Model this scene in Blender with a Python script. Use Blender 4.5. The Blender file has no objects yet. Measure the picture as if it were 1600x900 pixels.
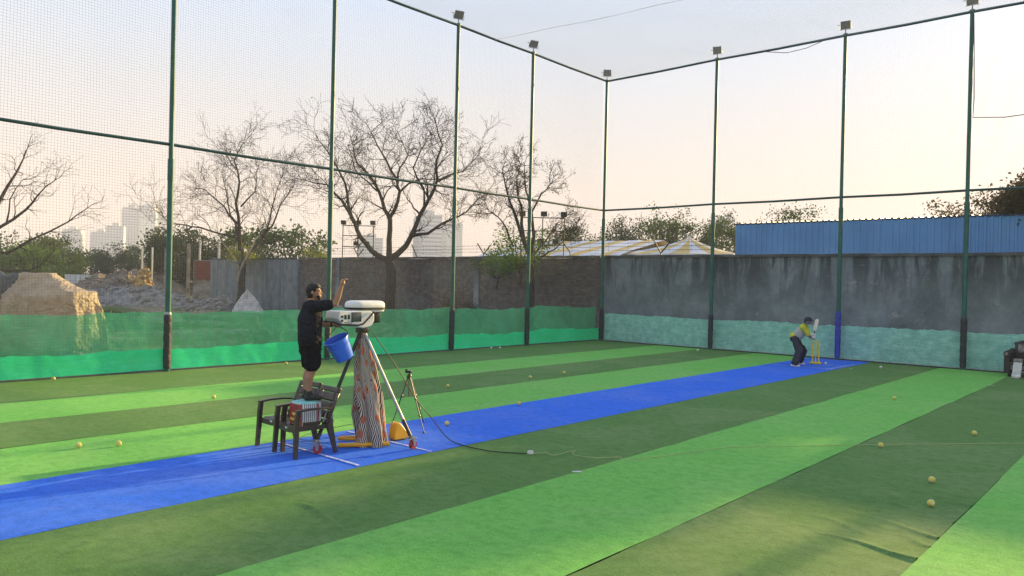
import bpy, bmesh, math, random
from mathutils import Vector, Matrix, noise
R = math.radians
sc = bpy.context.scene
COL = sc.collection
rnd = random.Random(7)

# ------------------------------------------------------------------ camera
cd = bpy.data.cameras.new('camera'); cam = bpy.data.objects.new('camera', cd); COL.objects.link(cam)
_r = Vector((0.7527918, 0.65785118, 0.02315902)); _f = Vector((-0.65789929, 0.75307744, -0.00655008)); _u = Vector((-0.02174951, -0.01030546, 0.99971034))
cam.matrix_world = Matrix(((_r.x, _u.x, -_f.x, 0), (_r.y, _u.y, -_f.y, 0), (_r.z, _u.z, -_f.z, 2.4), (0, 0, 0, 1)))
cd.sensor_fit = 'HORIZONTAL'; cd.sensor_width = 36; cd.lens = 26.985; cd.clip_start = 0.05; cd.clip_end = 12000
sc.camera = cam

# ------------------------------------------------------------------ sky, sun, exposure
SUN_AZ, SUN_EL = 6.0, 13.6         # degrees clockwise from +Y, degrees above the horizon
w = bpy.data.worlds.new('World'); sc.world = w; w.use_nodes = True
nt = w.node_tree; nt.nodes.clear()
sky = nt.nodes.new('ShaderNodeTexSky'); sky.sky_type = 'NISHITA'; sky.sun_disc = False
sky.sun_elevation = R(SUN_EL); sky.sun_rotation = R(SUN_AZ); sky.altitude = 200; sky.air_density = 1.0; sky.dust_density = 4.0; sky.ozone_density = 1.6
bg = nt.nodes.new('ShaderNodeBackground'); bg.inputs['Strength'].default_value = 0.15
out = nt.nodes.new('ShaderNodeOutputWorld')
# thick evening haze: an even pale veil by elevation mixed over the clear-air sky
tc = nt.nodes.new('ShaderNodeTexCoord'); sx = nt.nodes.new('ShaderNodeSeparateXYZ'); nt.links.new(tc.outputs['Generated'], sx.inputs[0])
rp = nt.nodes.new('ShaderNodeValToRGB'); nt.links.new(sx.outputs[2], rp.inputs[0]); cr = rp.color_ramp
for _p, _c in ((0.0, (0.78, 0.62, 0.52)), (0.10, (0.725, 0.625, 0.57)), (0.20, (0.64, 0.63, 0.64)), (0.33, (0.535, 0.63, 0.775)), (0.6, (0.49, 0.62, 0.82)), (1.0, (0.47, 0.60, 0.82))):
    e = cr.elements[0] if _p == 0.0 else (cr.elements[len(cr.elements) - 1] if _p == 1.0 else cr.elements.new(_p)); e.position = _p; e.color = (*_c, 1)
hv = nt.nodes.new('ShaderNodeVectorMath'); hv.operation = 'SCALE'; hv.inputs['Scale'].default_value = 3.45; nt.links.new(rp.outputs[0], hv.inputs[0])
mxs = nt.nodes.new('ShaderNodeMix'); mxs.data_type = 'RGBA'; mxs.inputs[0].default_value = 0.97; nt.links.new(sky.outputs[0], mxs.inputs[6]); nt.links.new(hv.outputs[0], mxs.inputs[7])
nt.links.new(mxs.outputs[2], bg.inputs[0]); nt.links.new(bg.outputs[0], out.inputs[0])
sl = bpy.data.lights.new('sun', 'SUN'); sl.energy = 5.0; sl.angle = R(1.0); sl.color = (1.0, 0.725, 0.30)
so = bpy.data.objects.new('sun', sl); COL.objects.link(so)
_d = Vector((math.sin(R(SUN_AZ)) * math.cos(R(SUN_EL)), math.cos(R(SUN_AZ)) * math.cos(R(SUN_EL)), math.sin(R(SUN_EL))))
so.rotation_euler = _d.to_track_quat('Z', 'Y').to_euler(); so.location = (20, 60, 40)
vs = sc.view_settings; vs.view_transform = 'Standard'; vs.look = 'None'; vs.exposure = 1.46; vs.gamma = 1.0; vs.use_curve_mapping = False
sc.cycles.max_bounces = 6; sc.cycles.diffuse_bounces = 3; sc.cycles.glossy_bounces = 2; sc.cycles.transmission_bounces = 3
sc.cycles.transparent_max_bounces = 12; sc.cycles.volume_bounces = 0
sc.cycles.use_denoising = True

# ------------------------------------------------------------------ materials
M = {}
def _n(t, kind, **kw):
    nd = t.nodes.new('ShaderNode' + kind)
    for k, v in kw.items(): setattr(nd, k, v)
    return nd
def _mix(t, fac, a, b, mode='MIX'):
    m = t.nodes.new('ShaderNodeMix'); m.data_type = 'RGBA'; m.blend_type = mode
    for s, v in ((0, fac), (6, a), (7, b)):
        if hasattr(v, 'links'): t.links.new(v, m.inputs[s])
        elif s == 0: m.inputs[0].default_value = v
        else: m.inputs[s].default_value = (*v[:3], 1)
    return m.outputs[2]
def _coord(t, kind='Object', scale=(1, 1, 1), rot=(0, 0, 0)):
    if kind == 'World': o = _n(t, 'NewGeometry').outputs['Position']
    else: o = _n(t, 'TexCoord').outputs[kind]
    mp = _n(t, 'Mapping'); mp.inputs['Scale'].default_value = scale; mp.inputs['Rotation'].default_value = rot
    t.links.new(o, mp.inputs[0]); return mp.outputs[0]
def _noise(t, vec, scale, detail=4, rough=0.55, dist=0.0):
    n = _n(t, 'TexNoise'); n.inputs['Scale'].default_value = scale; n.inputs['Detail'].default_value = detail
    n.inputs['Roughness'].default_value = rough; n.inputs['Distortion'].default_value = dist
    t.links.new(vec, n.inputs['Vector']); return n.outputs[0]
def _ramp(t, fac, stops, interp='LINEAR'):
    r = _n(t, 'ValToRGB'); cr = r.color_ramp; cr.interpolation = interp
    while len(cr.elements) < len(stops): cr.elements.new(0.5)
    for e, (p, c) in zip(cr.elements, stops):
        e.position = p; e.color = (*c, 1) if len(c) == 3 else c
    t.links.new(fac, r.inputs[0]); return r.outputs[0]
def _g(v): return (v, v, v)
def base(name, rough=0.6, metal=0.0, spec=0.4):
    m = bpy.data.materials.new(name); m.use_nodes = True; t = m.node_tree; b = t.nodes['Principled BSDF']
    b.inputs['Roughness'].default_value = rough; b.inputs['Metallic'].default_value = metal
    b.inputs['Specular IOR Level'].default_value = spec
    M[name] = m; return m, t, b
def bump(t, b, h, strength=0.3, dist=0.01):
    bp = _n(t, 'Bump'); bp.inputs['Strength'].default_value = strength; bp.inputs['Distance'].default_value = dist
    t.links.new(h, bp.inputs['Height']); t.links.new(bp.outputs[0], b.inputs['Normal'])
def simple(name, c, c2=None, scale=6, rough=0.6, metal=0.0, spec=0.4, bmp=0.15, coord='Object', detail=5, bd=0.01):
    m, t, b = base(name, rough, metal, spec)
    v = _coord(t, coord); n = _noise(t, v, scale, detail)
    c2 = c2 or tuple(x * 0.72 for x in c)
    t.links.new(_ramp(t, n, [(0.32, c2), (0.68, c)]), b.inputs['Base Color'])
    if bmp: bump(t, b, _noise(t, v, scale * 5, 3), bmp, bd)
    return m

def turf_mat(name, c, c2, sheen=0.25):
    m, t, b = base(name, 0.85, 0, 0.15)
    v = _coord(t, 'World')
    fine = _noise(t, v, 48, 7, 0.82); mid = _noise(t, v, 1.3, 5, 0.6)
    st = _noise(t, _coord(t, 'World', (1.6, 16, 1)), 2.2, 4, 0.6)
    fl = _noise(t, v, 55, 2, 0.5)
    col = _ramp(t, fine, [(0.30, tuple(x * 0.50 for x in c)), (0.5, c), (0.70, tuple(x * 1.25 for x in c2))])
    col = _mix(t, _ramp(t, mid, [(0.3, _g(0)), (0.75, _g(0.35))]), col, c2)
    col = _mix(t, _ramp(t, st, [(0.4, _g(0)), (0.7, _g(0.30))]), col, tuple(x * 0.6 for x in c))
    col = _mix(t, _ramp(t, fl, [(0.70, _g(0)), (0.78, _g(0.30))]), col, (0.5, 0.5, 0.36))
    dust = _noise(t, v, 0.45, 8, 0.68, 0.8); clump = _noise(t, v, 7.0, 6, 0.75)
    col = _mix(t, _ramp(t, dust, [(0.44, _g(0)), (0.70, _g(0.42))]), col, tuple(0.6 * x + 0.4 * y for x, y in zip(c2, (0.40, 0.37, 0.26))))
    col = _mix(t, _ramp(t, clump, [(0.36, _g(0.5)), (0.56, _g(0))]), col, tuple(x * 0.55 for x in c))
    t.links.new(col, b.inputs['Base Color'])
    b.inputs['Sheen Weight'].default_value = sheen; b.inputs['Sheen Roughness'].default_value = 0.4
    b.inputs['Sheen Tint'].default_value = (*c2, 1)
    bump(t, b, fine, 0.8, 0.014)
turf_mat('turf_light', (0.135, 0.43, 0.085), (0.23, 0.54, 0.11))
turf_mat('turf_dark', (0.080, 0.195, 0.050), (0.145, 0.25, 0.07))
turf_mat('turf_blue', (0.030, 0.145, 0.76), (0.06, 0.21, 0.84))
simple('turf_backing', (0.02, 0.03, 0.02))
simple('chalk', (0.62, 0.66, 0.80), (0.16, 0.24, 0.72), 14, 0.9, bmp=0.1, coord='World')

def ground_mat():
    m, t, b = base('lot_ground', 0.95, 0, 0.1)
    v = _coord(t, 'World'); n1 = _noise(t, v, 0.25, 6); n2 = _noise(t, v, 2.5, 6); n3 = _noise(t, v, 14, 4)
    soil = _ramp(t, n2, [(0.3, (0.15, 0.12, 0.085)), (0.7, (0.30, 0.25, 0.18))])
    grs = _ramp(t, n3, [(0.3, (0.045, 0.075, 0.02)), (0.7, (0.14, 0.18, 0.06))])
    t.links.new(_mix(t, _ramp(t, n1, [(0.42, _g(0)), (0.56, _g(1))]), soil, grs), b.inputs['Base Color'])
    bump(t, b, n3, 0.6, 0.05)
ground_mat()
simple('soil', (0.24, 0.19, 0.14), (0.10, 0.085, 0.07), 1.2, 0.95, spec=0.1, bmp=0.8, coord='World', detail=8, bd=0.06)
simple('soil_clod', (0.30, 0.25, 0.19), (0.16, 0.13, 0.10), 1.2, 0.95, spec=0.1, coord='World')
simple('dry_straw', (0.50, 0.34, 0.15), (0.25, 0.16, 0.07), 5, 0.95, spec=0.1, bmp=0.6, bd=0.05)
simple('rubble', (0.34, 0.32, 0.29), (0.14, 0.13, 0.12), 2.5, 0.95, spec=0.1, bmp=0.8, coord='World', detail=8, bd=0.06)

def plaster_wall():
    m, t, b = base('stained_plaster', 0.92, 0, 0.15)
    v = _coord(t, 'World')
    sep = _n(t, 'SeparateXYZ'); t.links.new(v, sep.inputs[0])
    big = _noise(t, v, 0.55, 12, 0.74); streak = _noise(t, _coord(t, 'World', (1.3, 1, 0.22)), 1.2, 8, 0.68, 0.6)
    med = _noise(t, v, 2.6, 10, 0.75); fine = _noise(t, v, 30, 4)
    col = _ramp(t, big, [(0.30, (0.095, 0.115, 0.130)), (0.5, (0.21, 0.245, 0.27)), (0.72, (0.36, 0.40, 0.42))])
    col = _mix(t, _ramp(t, med, [(0.35, _g(0)), (0.75, _g(0.55))]), col, (0.150, 0.172, 0.190))
    # rain streaks running down from the coping
    zf = _n(t, 'MapRange'); zf.inputs[1].default_value = 1.6; zf.inputs[2].default_value = 3.7; t.links.new(sep.outputs[2], zf.inputs[0])
    mul = _n(t, 'Math', operation='MULTIPLY'); t.links.new(zf.outputs[0], mul.inputs[0]); t.links.new(_ramp(t, streak, [(0.44, _g(0)), (0.545, _g(0.9))]), mul.inputs[1])
    col = _mix(t, mul.outputs[0], col, (0.040, 0.044, 0.046))
    flake = _noise(t, v, 2.1, 9, 0.8); fl2 = _noise(t, v, 0.22, 2)
    fm = _n(t, 'Math', operation='MULTIPLY'); t.links.new(_ramp(t, flake, [(0.60, _g(0)), (0.63, _g(1))]), fm.inputs[0]); t.links.new(_ramp(t, fl2, [(0.50, _g(0)), (0.58, _g(1))]), fm.inputs[1])
    col = _mix(t, fm.outputs[0], col, (0.33, 0.33, 0.34))
    t.links.new(col, b.inputs['Base Color']); bump(t, b, _mix(t, 0.4, med, fine), 0.5, 0.03)
plaster_wall()
def brick_wall():
    m, t, b = base('weathered_brick', 0.95, 0, 0.1)
    v = _coord(t, 'World', rot=(R(90), 0, 0))
    br = _n(t, 'TexBrick'); br.offset = 0.5; br.inputs['Scale'].default_value = 1.0
    br.inputs['Brick Width'].default_value = 0.25; br.inputs['Row Height'].default_value = 0.10; br.inputs['Mortar Size'].default_value = 0.009; br.inputs['Mortar Smooth'].default_value = 0.2
    br.inputs['Color1'].default_value = (0.215, 0.175, 0.155, 1); br.inputs['Color2'].default_value = (0.115, 0.10, 0.096, 1); br.inputs['Mortar'].default_value = (0.07, 0.068, 0.067, 1)
    t.links.new(v, br.inputs[0])
    w0 = _coord(t, 'World'); n = _noise(t, w0, 0.5, 7, 0.65); n2 = _noise(t, w0, 4, 6)
    col = _mix(t, _ramp(t, n, [(0.48, _g(0)), (0.62, _g(0.85))]), br.outputs[0], (0.17, 0.17, 0.172))
    col = _mix(t, _ramp(t, n2, [(0.35, _g(0.55)), (0.65, _g(0))]), col, (0.07, 0.066, 0.064))
    t.links.new(col, b.inputs['Base Color']); bump(t, b, br.outputs[1], -0.7, 0.02)
brick_wall()
def slab_wall():
    m, t, b = base('cement_render', 0.92, 0, 0.15)
    n = _noise(t, _coord(t, 'World', (3.5, 1, 0.25)), 0.9, 6, 0.6); n2 = _noise(t, _coord(t, 'World'), 2.0, 6, 0.6)
    col = _ramp(t, n, [(0.3, (0.13, 0.15, 0.165)), (0.7, (0.30, 0.33, 0.345))])
    col = _mix(t, _ramp(t, n2, [(0.35, _g(0.5)), (0.6, _g(0))]), col, (0.10, 0.105, 0.11))
    t.links.new(col, b.inputs['Base Color']); bump(t, b, n2, 0.4, 0.03)
slab_wall()
simple('coping_cement', (0.15, 0.15, 0.15), (0.05, 0.052, 0.052), 1.5, 0.95, bmp=0.6, coord='World', bd=0.03)
simple('post_green', (0.022, 0.130, 0.105), (0.015, 0.085, 0.075), 3, 0.45, bmp=0.08, coord='World')
simple('rail_green', (0.016, 0.075, 0.068), (0.010, 0.045, 0.045), 3, 0.5, bmp=0.08, coord='World')
simple('pad_black', (0.035, 0.042, 0.050), (0.018, 0.021, 0.026), 8, 0.45, bmp=0.9, bd=0.02)
simple('pad_blue', (0.035, 0.060, 0.42), (0.025, 0.035, 0.26), 6, 0.5, bmp=0.6, bd=0.02)
simple('pad_tape', (0.45, 0.47, 0.50), (0.2, 0.2, 0.22), 20, 0.5)
simple('rubber_grey', (0.06, 0.065, 0.07), None, 8, 0.6)
simple('net_cord', (0.11, 0.14, 0.14), (0.08, 0.10, 0.10), 3, 0.8, bmp=0, coord='World')
simple('net_cord_roof', (0.50, 0.52, 0.54), (0.42, 0.44, 0.46), 3, 0.8, bmp=0, coord='World')
_t = M['net_cord_roof'].node_tree; _tl = _n(_t, 'BsdfTranslucent'); _tl.inputs[0].default_value = (0.55, 0.57, 0.6, 1); _mx = _n(_t, 'MixShader'); _mx.inputs[0].default_value = 0.6
_t.links.new(_t.nodes['Principled BSDF'].outputs[0], _mx.inputs[1]); _t.links.new(_tl.outputs[0], _mx.inputs[2]); _t.links.new(_mx.outputs[0], _t.nodes['Material Output'].inputs[0])
simple('rope_dark', (0.10, 0.11, 0.11), None, 30, 0.9)
simple('rope_pale', (0.42, 0.50, 0.46), (0.22, 0.30, 0.27), 9, 0.9, coord='World')
def cloth_mat(name, c, c2, opacity, transl=0.5, blot=1.2, weave=0.0):
    m = bpy.data.materials.new(name); m.use_nodes = True; t = m.node_tree; t.nodes.clear(); M[name] = m
    o = _n(t, 'OutputMaterial'); d = _n(t, 'BsdfDiffuse'); tl = _n(t, 'BsdfTranslucent'); tr = _n(t, 'BsdfTransparent')
    v = _coord(t, 'World'); n = _noise(t, v, blot, 7, 0.65); n2 = _noise(t, v, 60, 3)
    nx = _noise(t, _coord(t, 'World', (1, 1, 7)), 3.0, 4)
    col = _ramp(t, n, [(0.35, c2), (0.65, c)])
    col = _mix(t, _ramp(t, n2, [(0.3, _g(0.45)), (0.7, _g(0))]), col, tuple(x * 0.45 for x in c2))
    col = _mix(t, _ramp(t, nx, [(0.5, _g(0)), (0.72, _g(0.35))]), col, tuple(min(1, x * 1.5 + 0.02) for x in c))
    t.links.new(col, d.inputs[0]); t.links.new(col, tl.inputs[0])
    a = _n(t, 'MixShader'); a.inputs[0].default_value = transl; t.links.new(d.outputs[0], a.inputs[1]); t.links.new(tl.outputs[0], a.inputs[2])
    tr.inputs[0].default_value = (0.75, 1.0, 0.85, 1)
    f = _n(t, 'MixShader'); t.links.new(tr.outputs[0], f.inputs[1]); t.links.new(a.outputs[0], f.inputs[2])
    op = _ramp(t, n, [(0.3, _g(max(0, opacity - 0.10))), (0.7, _g(min(1, opacity + 0.08)))])
    t.links.new(op, f.inputs[0]); t.links.new(f.outputs[0], o.inputs[0])
cloth_mat('shade_net', (0.17, 0.86, 0.40), (0.13, 0.74, 0.33), 0.56, 0.5, 0.8)
cloth_mat('shade_net_dense', (0.08, 0.98, 0.46), (0.06, 0.92, 0.38), 0.97, 0.35, 0.7)
cloth_mat('shade_net_rear', (0.44, 0.87, 0.74), (0.31, 0.69, 0.59), 0.98, 0.12, 4.0)

def bark(name, c, c2):
    m, t, b = base(name, 0.95, 0, 0.1)
    n = _noise(t, _coord(t, 'Object', (6, 6, 1.2)), 3, 6)
    t.links.new(_ramp(t, n, [(0.35, c2), (0.65, c)]), b.inputs['Base Color']); bump(t, b, n, 0.7, 0.03)
bark('bark_dark', (0.085, 0.070, 0.060), (0.035, 0.03, 0.027)); bark('bark_pale', (0.42, 0.36, 0.26), (0.17, 0.14, 0.11)); bark('twig', (0.042, 0.034, 0.030), (0.022, 0.018, 0.016))
def leaf(name, c, c2):
    m = bpy.data.materials.new(name); m.use_nodes = True; t = m.node_tree; t.nodes.clear(); M[name] = m
    o = _n(t, 'OutputMaterial'); d = _n(t, 'BsdfDiffuse'); tl = _n(t, 'BsdfTranslucent'); mx = _n(t, 'MixShader')
    n = _noise(t, _coord(t, 'World'), 0.9, 5); col = _ramp(t, n, [(0.3, c2), (0.7, c)])
    t.links.new(col, d.inputs[0]); t.links.new(col, tl.inputs[0]); mx.inputs[0].default_value = 0.35
    t.links.new(d.outputs[0], mx.inputs[1]); t.links.new(tl.outputs[0], mx.inputs[2]); t.links.new(mx.outputs[0], o.inputs[0])
leaf('leaf_green', (0.085, 0.13, 0.035), (0.04, 0.07, 0.02)); leaf('leaf_dark', (0.055, 0.085, 0.04), (0.028, 0.045, 0.022))
leaf('leaf_yellow', (0.30, 0.32, 0.06), (0.14, 0.18, 0.04)); leaf('leaf_fresh', (0.14, 0.24, 0.05), (0.07, 0.13, 0.03)); leaf('leaf_dry', (0.13, 0.10, 0.05), (0.07, 0.055, 0.03))
leaf('grass_blade', (0.10, 0.17, 0.035), (0.17, 0.18, 0.07))

simple('shed_blue', (0.135, 0.34, 0.70), (0.105, 0.275, 0.59), 0.8, 0.45, bmp=0.1, coord='World')
simple('shed_trim', (0.03, 0.06, 0.14), None, 4, 0.6)
simple('tent_white', (0.66, 0.64, 0.66), (0.46, 0.45, 0.47), 0.6, 0.7, coord='World'); simple('tent_yellow', (0.62, 0.42, 0.10), (0.42, 0.28, 0.08), 0.6, 0.7, coord='World')
simple('steel_dark', (0.05, 0.053, 0.056), None, 8, 0.5, 0.3); simple('steel_white', (0.62, 0.63, 0.64), (0.4, 0.41, 0.42), 2, 0.6)
simple('galvanised', (0.42, 0.43, 0.44), (0.28, 0.29, 0.30), 9, 0.38, 0.75); simple('lamp_body', (0.04, 0.052, 0.055), (0.025, 0.032, 0.035), 6, 0.6, 0.0, 0.25)
simple('lamp_glass', (0.045, 0.06, 0.063), (0.03, 0.04, 0.045), 10, 0.5, 0.0, 0.2, 0.0)
def tarp_mat(name, c, c2, rough):
    m, t, b = base(name, rough, 0, 0.35); v = _coord(t, 'Object'); n = _noise(t, v, 2.4, 6)
    t.links.new(_ramp(t, n, [(0.32, c2), (0.68, c)]), b.inputs['Base Color'])
    def rid(scale, dist):
        k = _noise(t, v, scale, 2, 0.5, dist); s1 = _n(t, 'Math', operation='SUBTRACT'); t.links.new(k, s1.inputs[0]); s1.inputs[1].default_value = 0.5
        a = _n(t, 'Math', operation='ABSOLUTE'); t.links.new(s1.outputs[0], a.inputs[0]); return a.outputs[0]
    bump(t, b, _mix(t, 0.4, rid(1.7, 1.0), rid(4.5, 0.6)), 1.0, 0.35)
    tl = _n(t, 'BsdfTranslucent'); tl.inputs[0].default_value = (*c, 1); mx = _n(t, 'MixShader'); mx.inputs[0].default_value = 0.35
    t.links.new(b.outputs[0], mx.inputs[1]); t.links.new(tl.outputs[0], mx.inputs[2]); t.links.new(mx.outputs[0], t.nodes['Material Output'].inputs[0])
tarp_mat('tarp_beige', (0.58, 0.48, 0.365), (0.38, 0.315, 0.245), 0.6); tarp_mat('tarp_grey', (0.17, 0.165, 0.165), (0.075, 0.075, 0.08), 0.5)
simple('red_brick', (0.26, 0.075, 0.055), (0.15, 0.045, 0.035), 5, 0.9)
simple('sack_white', (0.55, 0.52, 0.49), (0.30, 0.28, 0.26), 3, 0.9, bmp=0.4, bd=0.03)
def tower_mat(name, c):  # distance haze painted in: wall and window colours paled and blued
    m, t, b = base(name, 0.8, 0, 0.2)
    br = _n(t, 'TexBrick'); br.offset = 0.0; br.inputs['Scale'].default_value = 1.0
    br.inputs['Brick Width'].default_value = 3.2; br.inputs['Row Height'].default_value = 3.1; br.inputs['Mortar Size'].default_value = 0.75
    br.inputs['Color1'].default_value = (0.36, 0.41, 0.47, 1); br.inputs['Color2'].default_value = (0.44, 0.48, 0.52, 1); br.inputs['Mortar'].default_value = (*c, 1)
    t.links.new(_coord(t, 'Object', rot=(R(90), 0, 0)), br.inputs[0]); t.links.new(br.outputs[0], b.inputs['Base Color'])
tower_mat('tower_pale', (0.66, 0.67, 0.68)); tower_mat('tower_grey', (0.54, 0.58, 0.62))

# ------------------------------------------------------------------ mesh helpers
class MB:
    def __init__(s): s.v = []; s.f = []; s.uv = None
    def _add(s, vs, fs):
        o = len(s.v); s.v += [tuple(x) for x in vs]; s.f += [tuple(i + o for i in f) for f in fs]; return s
    def box(s, c, size, rot=None, bev=0.0):
        hx, hy, hz = (x / 2 for x in size); m = rot.to_matrix() if hasattr(rot, 'to_matrix') else (rot or Matrix.Identity(3)); c = Vector(c)
        if not bev:
            P = [(-hx, -hy, -hz), (hx, -hy, -hz), (hx, hy, -hz), (-hx, hy, -hz), (-hx, -hy, hz), (hx, -hy, hz), (hx, hy, hz), (-hx, hy, hz)]
            F = [(0, 3, 2, 1), (4, 5, 6, 7), (0, 1, 5, 4), (1, 2, 6, 5), (2, 3, 7, 6), (3, 0, 4, 7)]
            return s._add([c + m @ Vector(p) for p in P], F)
        b = bmesh.new(); bmesh.ops.create_cube(b, size=1.0)
        for q in b.verts: q.co = Vector((q.co.x * size[0], q.co.y * size[1], q.co.z * size[2]))
        bmesh.ops.bevel(b, geom=b.edges[:], offset=bev, segments=2, affect='EDGES', profile=0.6)
        b.verts.index_update(); s._add([c + m @ q.co for q in b.verts], [[q.index for q in f.verts] for f in b.faces]); b.free(); return s
    def tube(s, pts, rad, n=8, cap=True, sx=1.0):
        pts = [Vector(p) for p in pts]; k = len(pts)
        rad = [rad] * k if not hasattr(rad, '__len__') else rad
        ref = None; rings = []
        for i in range(k):
            d = (pts[min(i + 1, k - 1)] - pts[max(i - 1, 0)])
            d = d.normalized() if d.length > 1e-9 else Vector((0, 0, 1))
            if ref is None: ref = d.orthogonal().normalized() if abs(d.z) < 0.9 else (Vector((1, 0, 0)) - d * d.x).normalized()
            ref = (ref - d * ref.dot(d)); ref = ref.normalized() if ref.length > 1e-6 else d.orthogonal().normalized()
            b = d.cross(ref)
            rings.append([pts[i] + (ref * math.cos(2 * math.pi * j / n) * sx + b * math.sin(2 * math.pi * j / n)) * rad[i] for j in range(n)])
        vs = [p for r in rings for p in r]; fs = []
        for i in range(k - 1):
            for j in range(n): fs.append((i * n + j, i * n + (j + 1) % n, (i + 1) * n + (j + 1) % n, (i + 1) * n + j))
        if cap: fs.append(tuple(range(n - 1, -1, -1))); fs.append(tuple((k - 1) * n + j for j in range(n)))
        return s._add(vs, fs)
    def lathe(s, prof, n=20, mat=None, sx=1, sy=1):
        mat = mat or Matrix.Identity(4); k = len(prof); vs = []
        for (r, z) in prof:
            for j in range(n): a = 2 * math.pi * j / n; vs.append(mat @ Vector((r * math.cos(a) * sx, r * math.sin(a) * sy, z)))
        fs = []
        for i in range(k - 1):
            for j in range(n): fs.append((i * n + j, i * n + (j + 1) % n, (i + 1) * n + (j + 1) % n, (i + 1) * n + j))
        if prof[0][0] > 1e-6: fs.append(tuple(range(n - 1, -1, -1)))
        if prof[-1][0] > 1e-6: fs.append(tuple((k - 1) * n + j for j in range(n)))
        return s._add(vs, fs)
    def sphere(s, c, r, n=12, sc_=(1, 1, 1), rot=None):
        k = max(5, n // 2 + 1); pr = [(max(1e-7, r * math.sin(math.pi * i / (k - 1))), -r * math.cos(math.pi * i / (k - 1))) for i in range(k)]
        m = Matrix.Translation(c) @ ((rot.to_matrix().to_4x4()) if rot else Matrix.Identity(4)) @ Matrix.Diagonal((*sc_, 1))
        return s.lathe(pr, n, m)
    def prism(s, poly, a, b, axis=0):       # polygon in the two other axes, extruded along axis from a to b
        def P(u, v, t):
            return (t, u, v) if axis == 0 else ((u, t, v) if axis == 1 else (u, v, t))
        n = len(poly); vs = [P(u, v, a) for u, v in poly] + [P(u, v, b) for u, v in poly]
        fs = [tuple(range(n - 1, -1, -1)), tuple(range(n, 2 * n))] + [(i, (i + 1) % n, n + (i + 1) % n, n + i) for i in range(n)]
        return s._add(vs, fs)
    def bar(s, pts, wv, hv, side):           # rectangular bar swept along points; side = width direction
        pts = [Vector(p) for p in pts]; side = Vector(side).normalized(); k = len(pts); vs = []
        wv = wv if hasattr(wv, '__len__') else [wv] * k; hv = hv if hasattr(hv, '__len__') else [hv] * k
        for i in range(k):
            d = (pts[min(i + 1, k - 1)] - pts[max(i - 1, 0)]).normalized(); sd = (side - d * side.dot(d)).normalized(); up = d.cross(sd)
            a, b = sd * wv[i] / 2, up * hv[i] / 2; vs += [pts[i] - a - b, pts[i] + a - b, pts[i] + a + b, pts[i] - a + b]
        fs = [(3, 2, 1, 0), tuple((k - 1) * 4 + j for j in range(4))]
        for i in range(k - 1):
            for j in range(4): fs.append((i * 4 + j, i * 4 + (j + 1) % 4, (i + 1) * 4 + (j + 1) % 4, (i + 1) * 4 + j))
        return s._add(vs, fs)
    def grid(s, nu, nv, fn, close_u=False):
        o = len(s.v); W = nu if close_u else nu + 1
        for j in range(nv + 1):
            for i in range(W): s.v.append(tuple(fn(i / nu, j / nv)))
        for j in range(nv):
            for i in range(nu):
                a = j * W + i; b = j * W + (i + 1) % W; s.f.append((o + a, o + b, o + b + W, o + a + W))
        if s.uv is None: s.uv = {}
        for j in range(nv + 1):
            for i in range(W): s.uv[o + j * W + i] = (i / nu, j / nv)
        return s
    def mesh(s, name, mat, smooth=True, fix=True):
        me = bpy.data.meshes.new(name); me.from_pydata(s.v, [], s.f)
        if s.uv:
            l = me.uv_layers.new(name='UVMap'); vi = [0] * len(me.loops); me.loops.foreach_get('vertex_index', vi)
            fl = []
            for i in vi: fl += s.uv.get(i, (0, 0))
            l.data.foreach_set('uv', fl)
        if fix and len(s.v) < 60000:
            b = bmesh.new(); b.from_mesh(me); bmesh.ops.recalc_face_normals(b, faces=b.faces); b.to_mesh(me); b.free()
        me.materials.append(M[mat])
        if smooth:
            me.shade_smooth()
            if smooth != 'all':
                try: me.set_sharp_from_angle(angle=R(38))
                except Exception: pass
        return me
    def build(s, name, mat, parent=None, smooth=True, fix=True, loc=None, rotz=0):
        o = bpy.data.objects.new(name, s.mesh(name, mat, smooth, fix)); COL.objects.link(o)
        if parent: o.parent = parent
        if loc is not None: o.location = loc
        if rotz: o.rotation_euler[2] = rotz
        return o
def tag(o, label=None, cat=None, group=None, kind=None):
    if label: o['label'] = label
    if cat: o['category'] = cat
    if group: o['group'] = group
    if kind: o['kind'] = kind
    return o
def empty(name, loc=(0, 0, 0), rz=0, label=None, cat=None, group=None, kind=None):
    o = bpy.data.objects.new(name, None); COL.objects.link(o); o.location = loc; o.rotation_euler[2] = rz
    o.empty_display_size = 0.1
    return tag(o, label, cat, group, kind)
def copy_tree(o, parent=None):
    c = o.copy(); COL.objects.link(c); c.parent = parent
    for ch in list(o.children): copy_tree(ch, c)
    return c
def nz(x, y, z=0.0, s=1.0): return noise.noise(Vector((x * s, y * s, z * s)))

# ------------------------------------------------------------------ ground and turf
def hgt(x, y):
    """height of the open lot outside the cage"""
    d = max(0.0, max(-19.6 - x, y - 29.5)); f = min(1.0, d / 4.0)
    return -0.06 + f * (0.22 * nz(x, y, 0, 0.22) + 0.10 * nz(x, y, 3, 0.7) + min(0.35, d * 0.012))
g = MB()
xs = [-1500, -1000, -400, -200] + [-140 + 3 * i for i in range(25)] + [-65 + 0.75 * i for i in range(61)] + [-19.3, -5, 5, 12, 30, 100, 200]
ys = [-200, -100, -30, -12] + [-6 + 0.75 * i for i in range(51)] + [34 + 4 * i for i in range(24)] + [150, 250, 500, 700]
for y in ys:
    for x in xs: g.v.append((x, y, hgt(x, y) if abs(x) < 900 and abs(y) < 900 else -0.06))
W = len(xs)
for j in range(len(ys) - 1):
    for i in range(W - 1): g.f.append((j * W + i, j * W + i + 1, (j + 1) * W + i + 1, (j + 1) * W + i))
tag(g.build('ground', 'lot_ground'), kind='structure')

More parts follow.
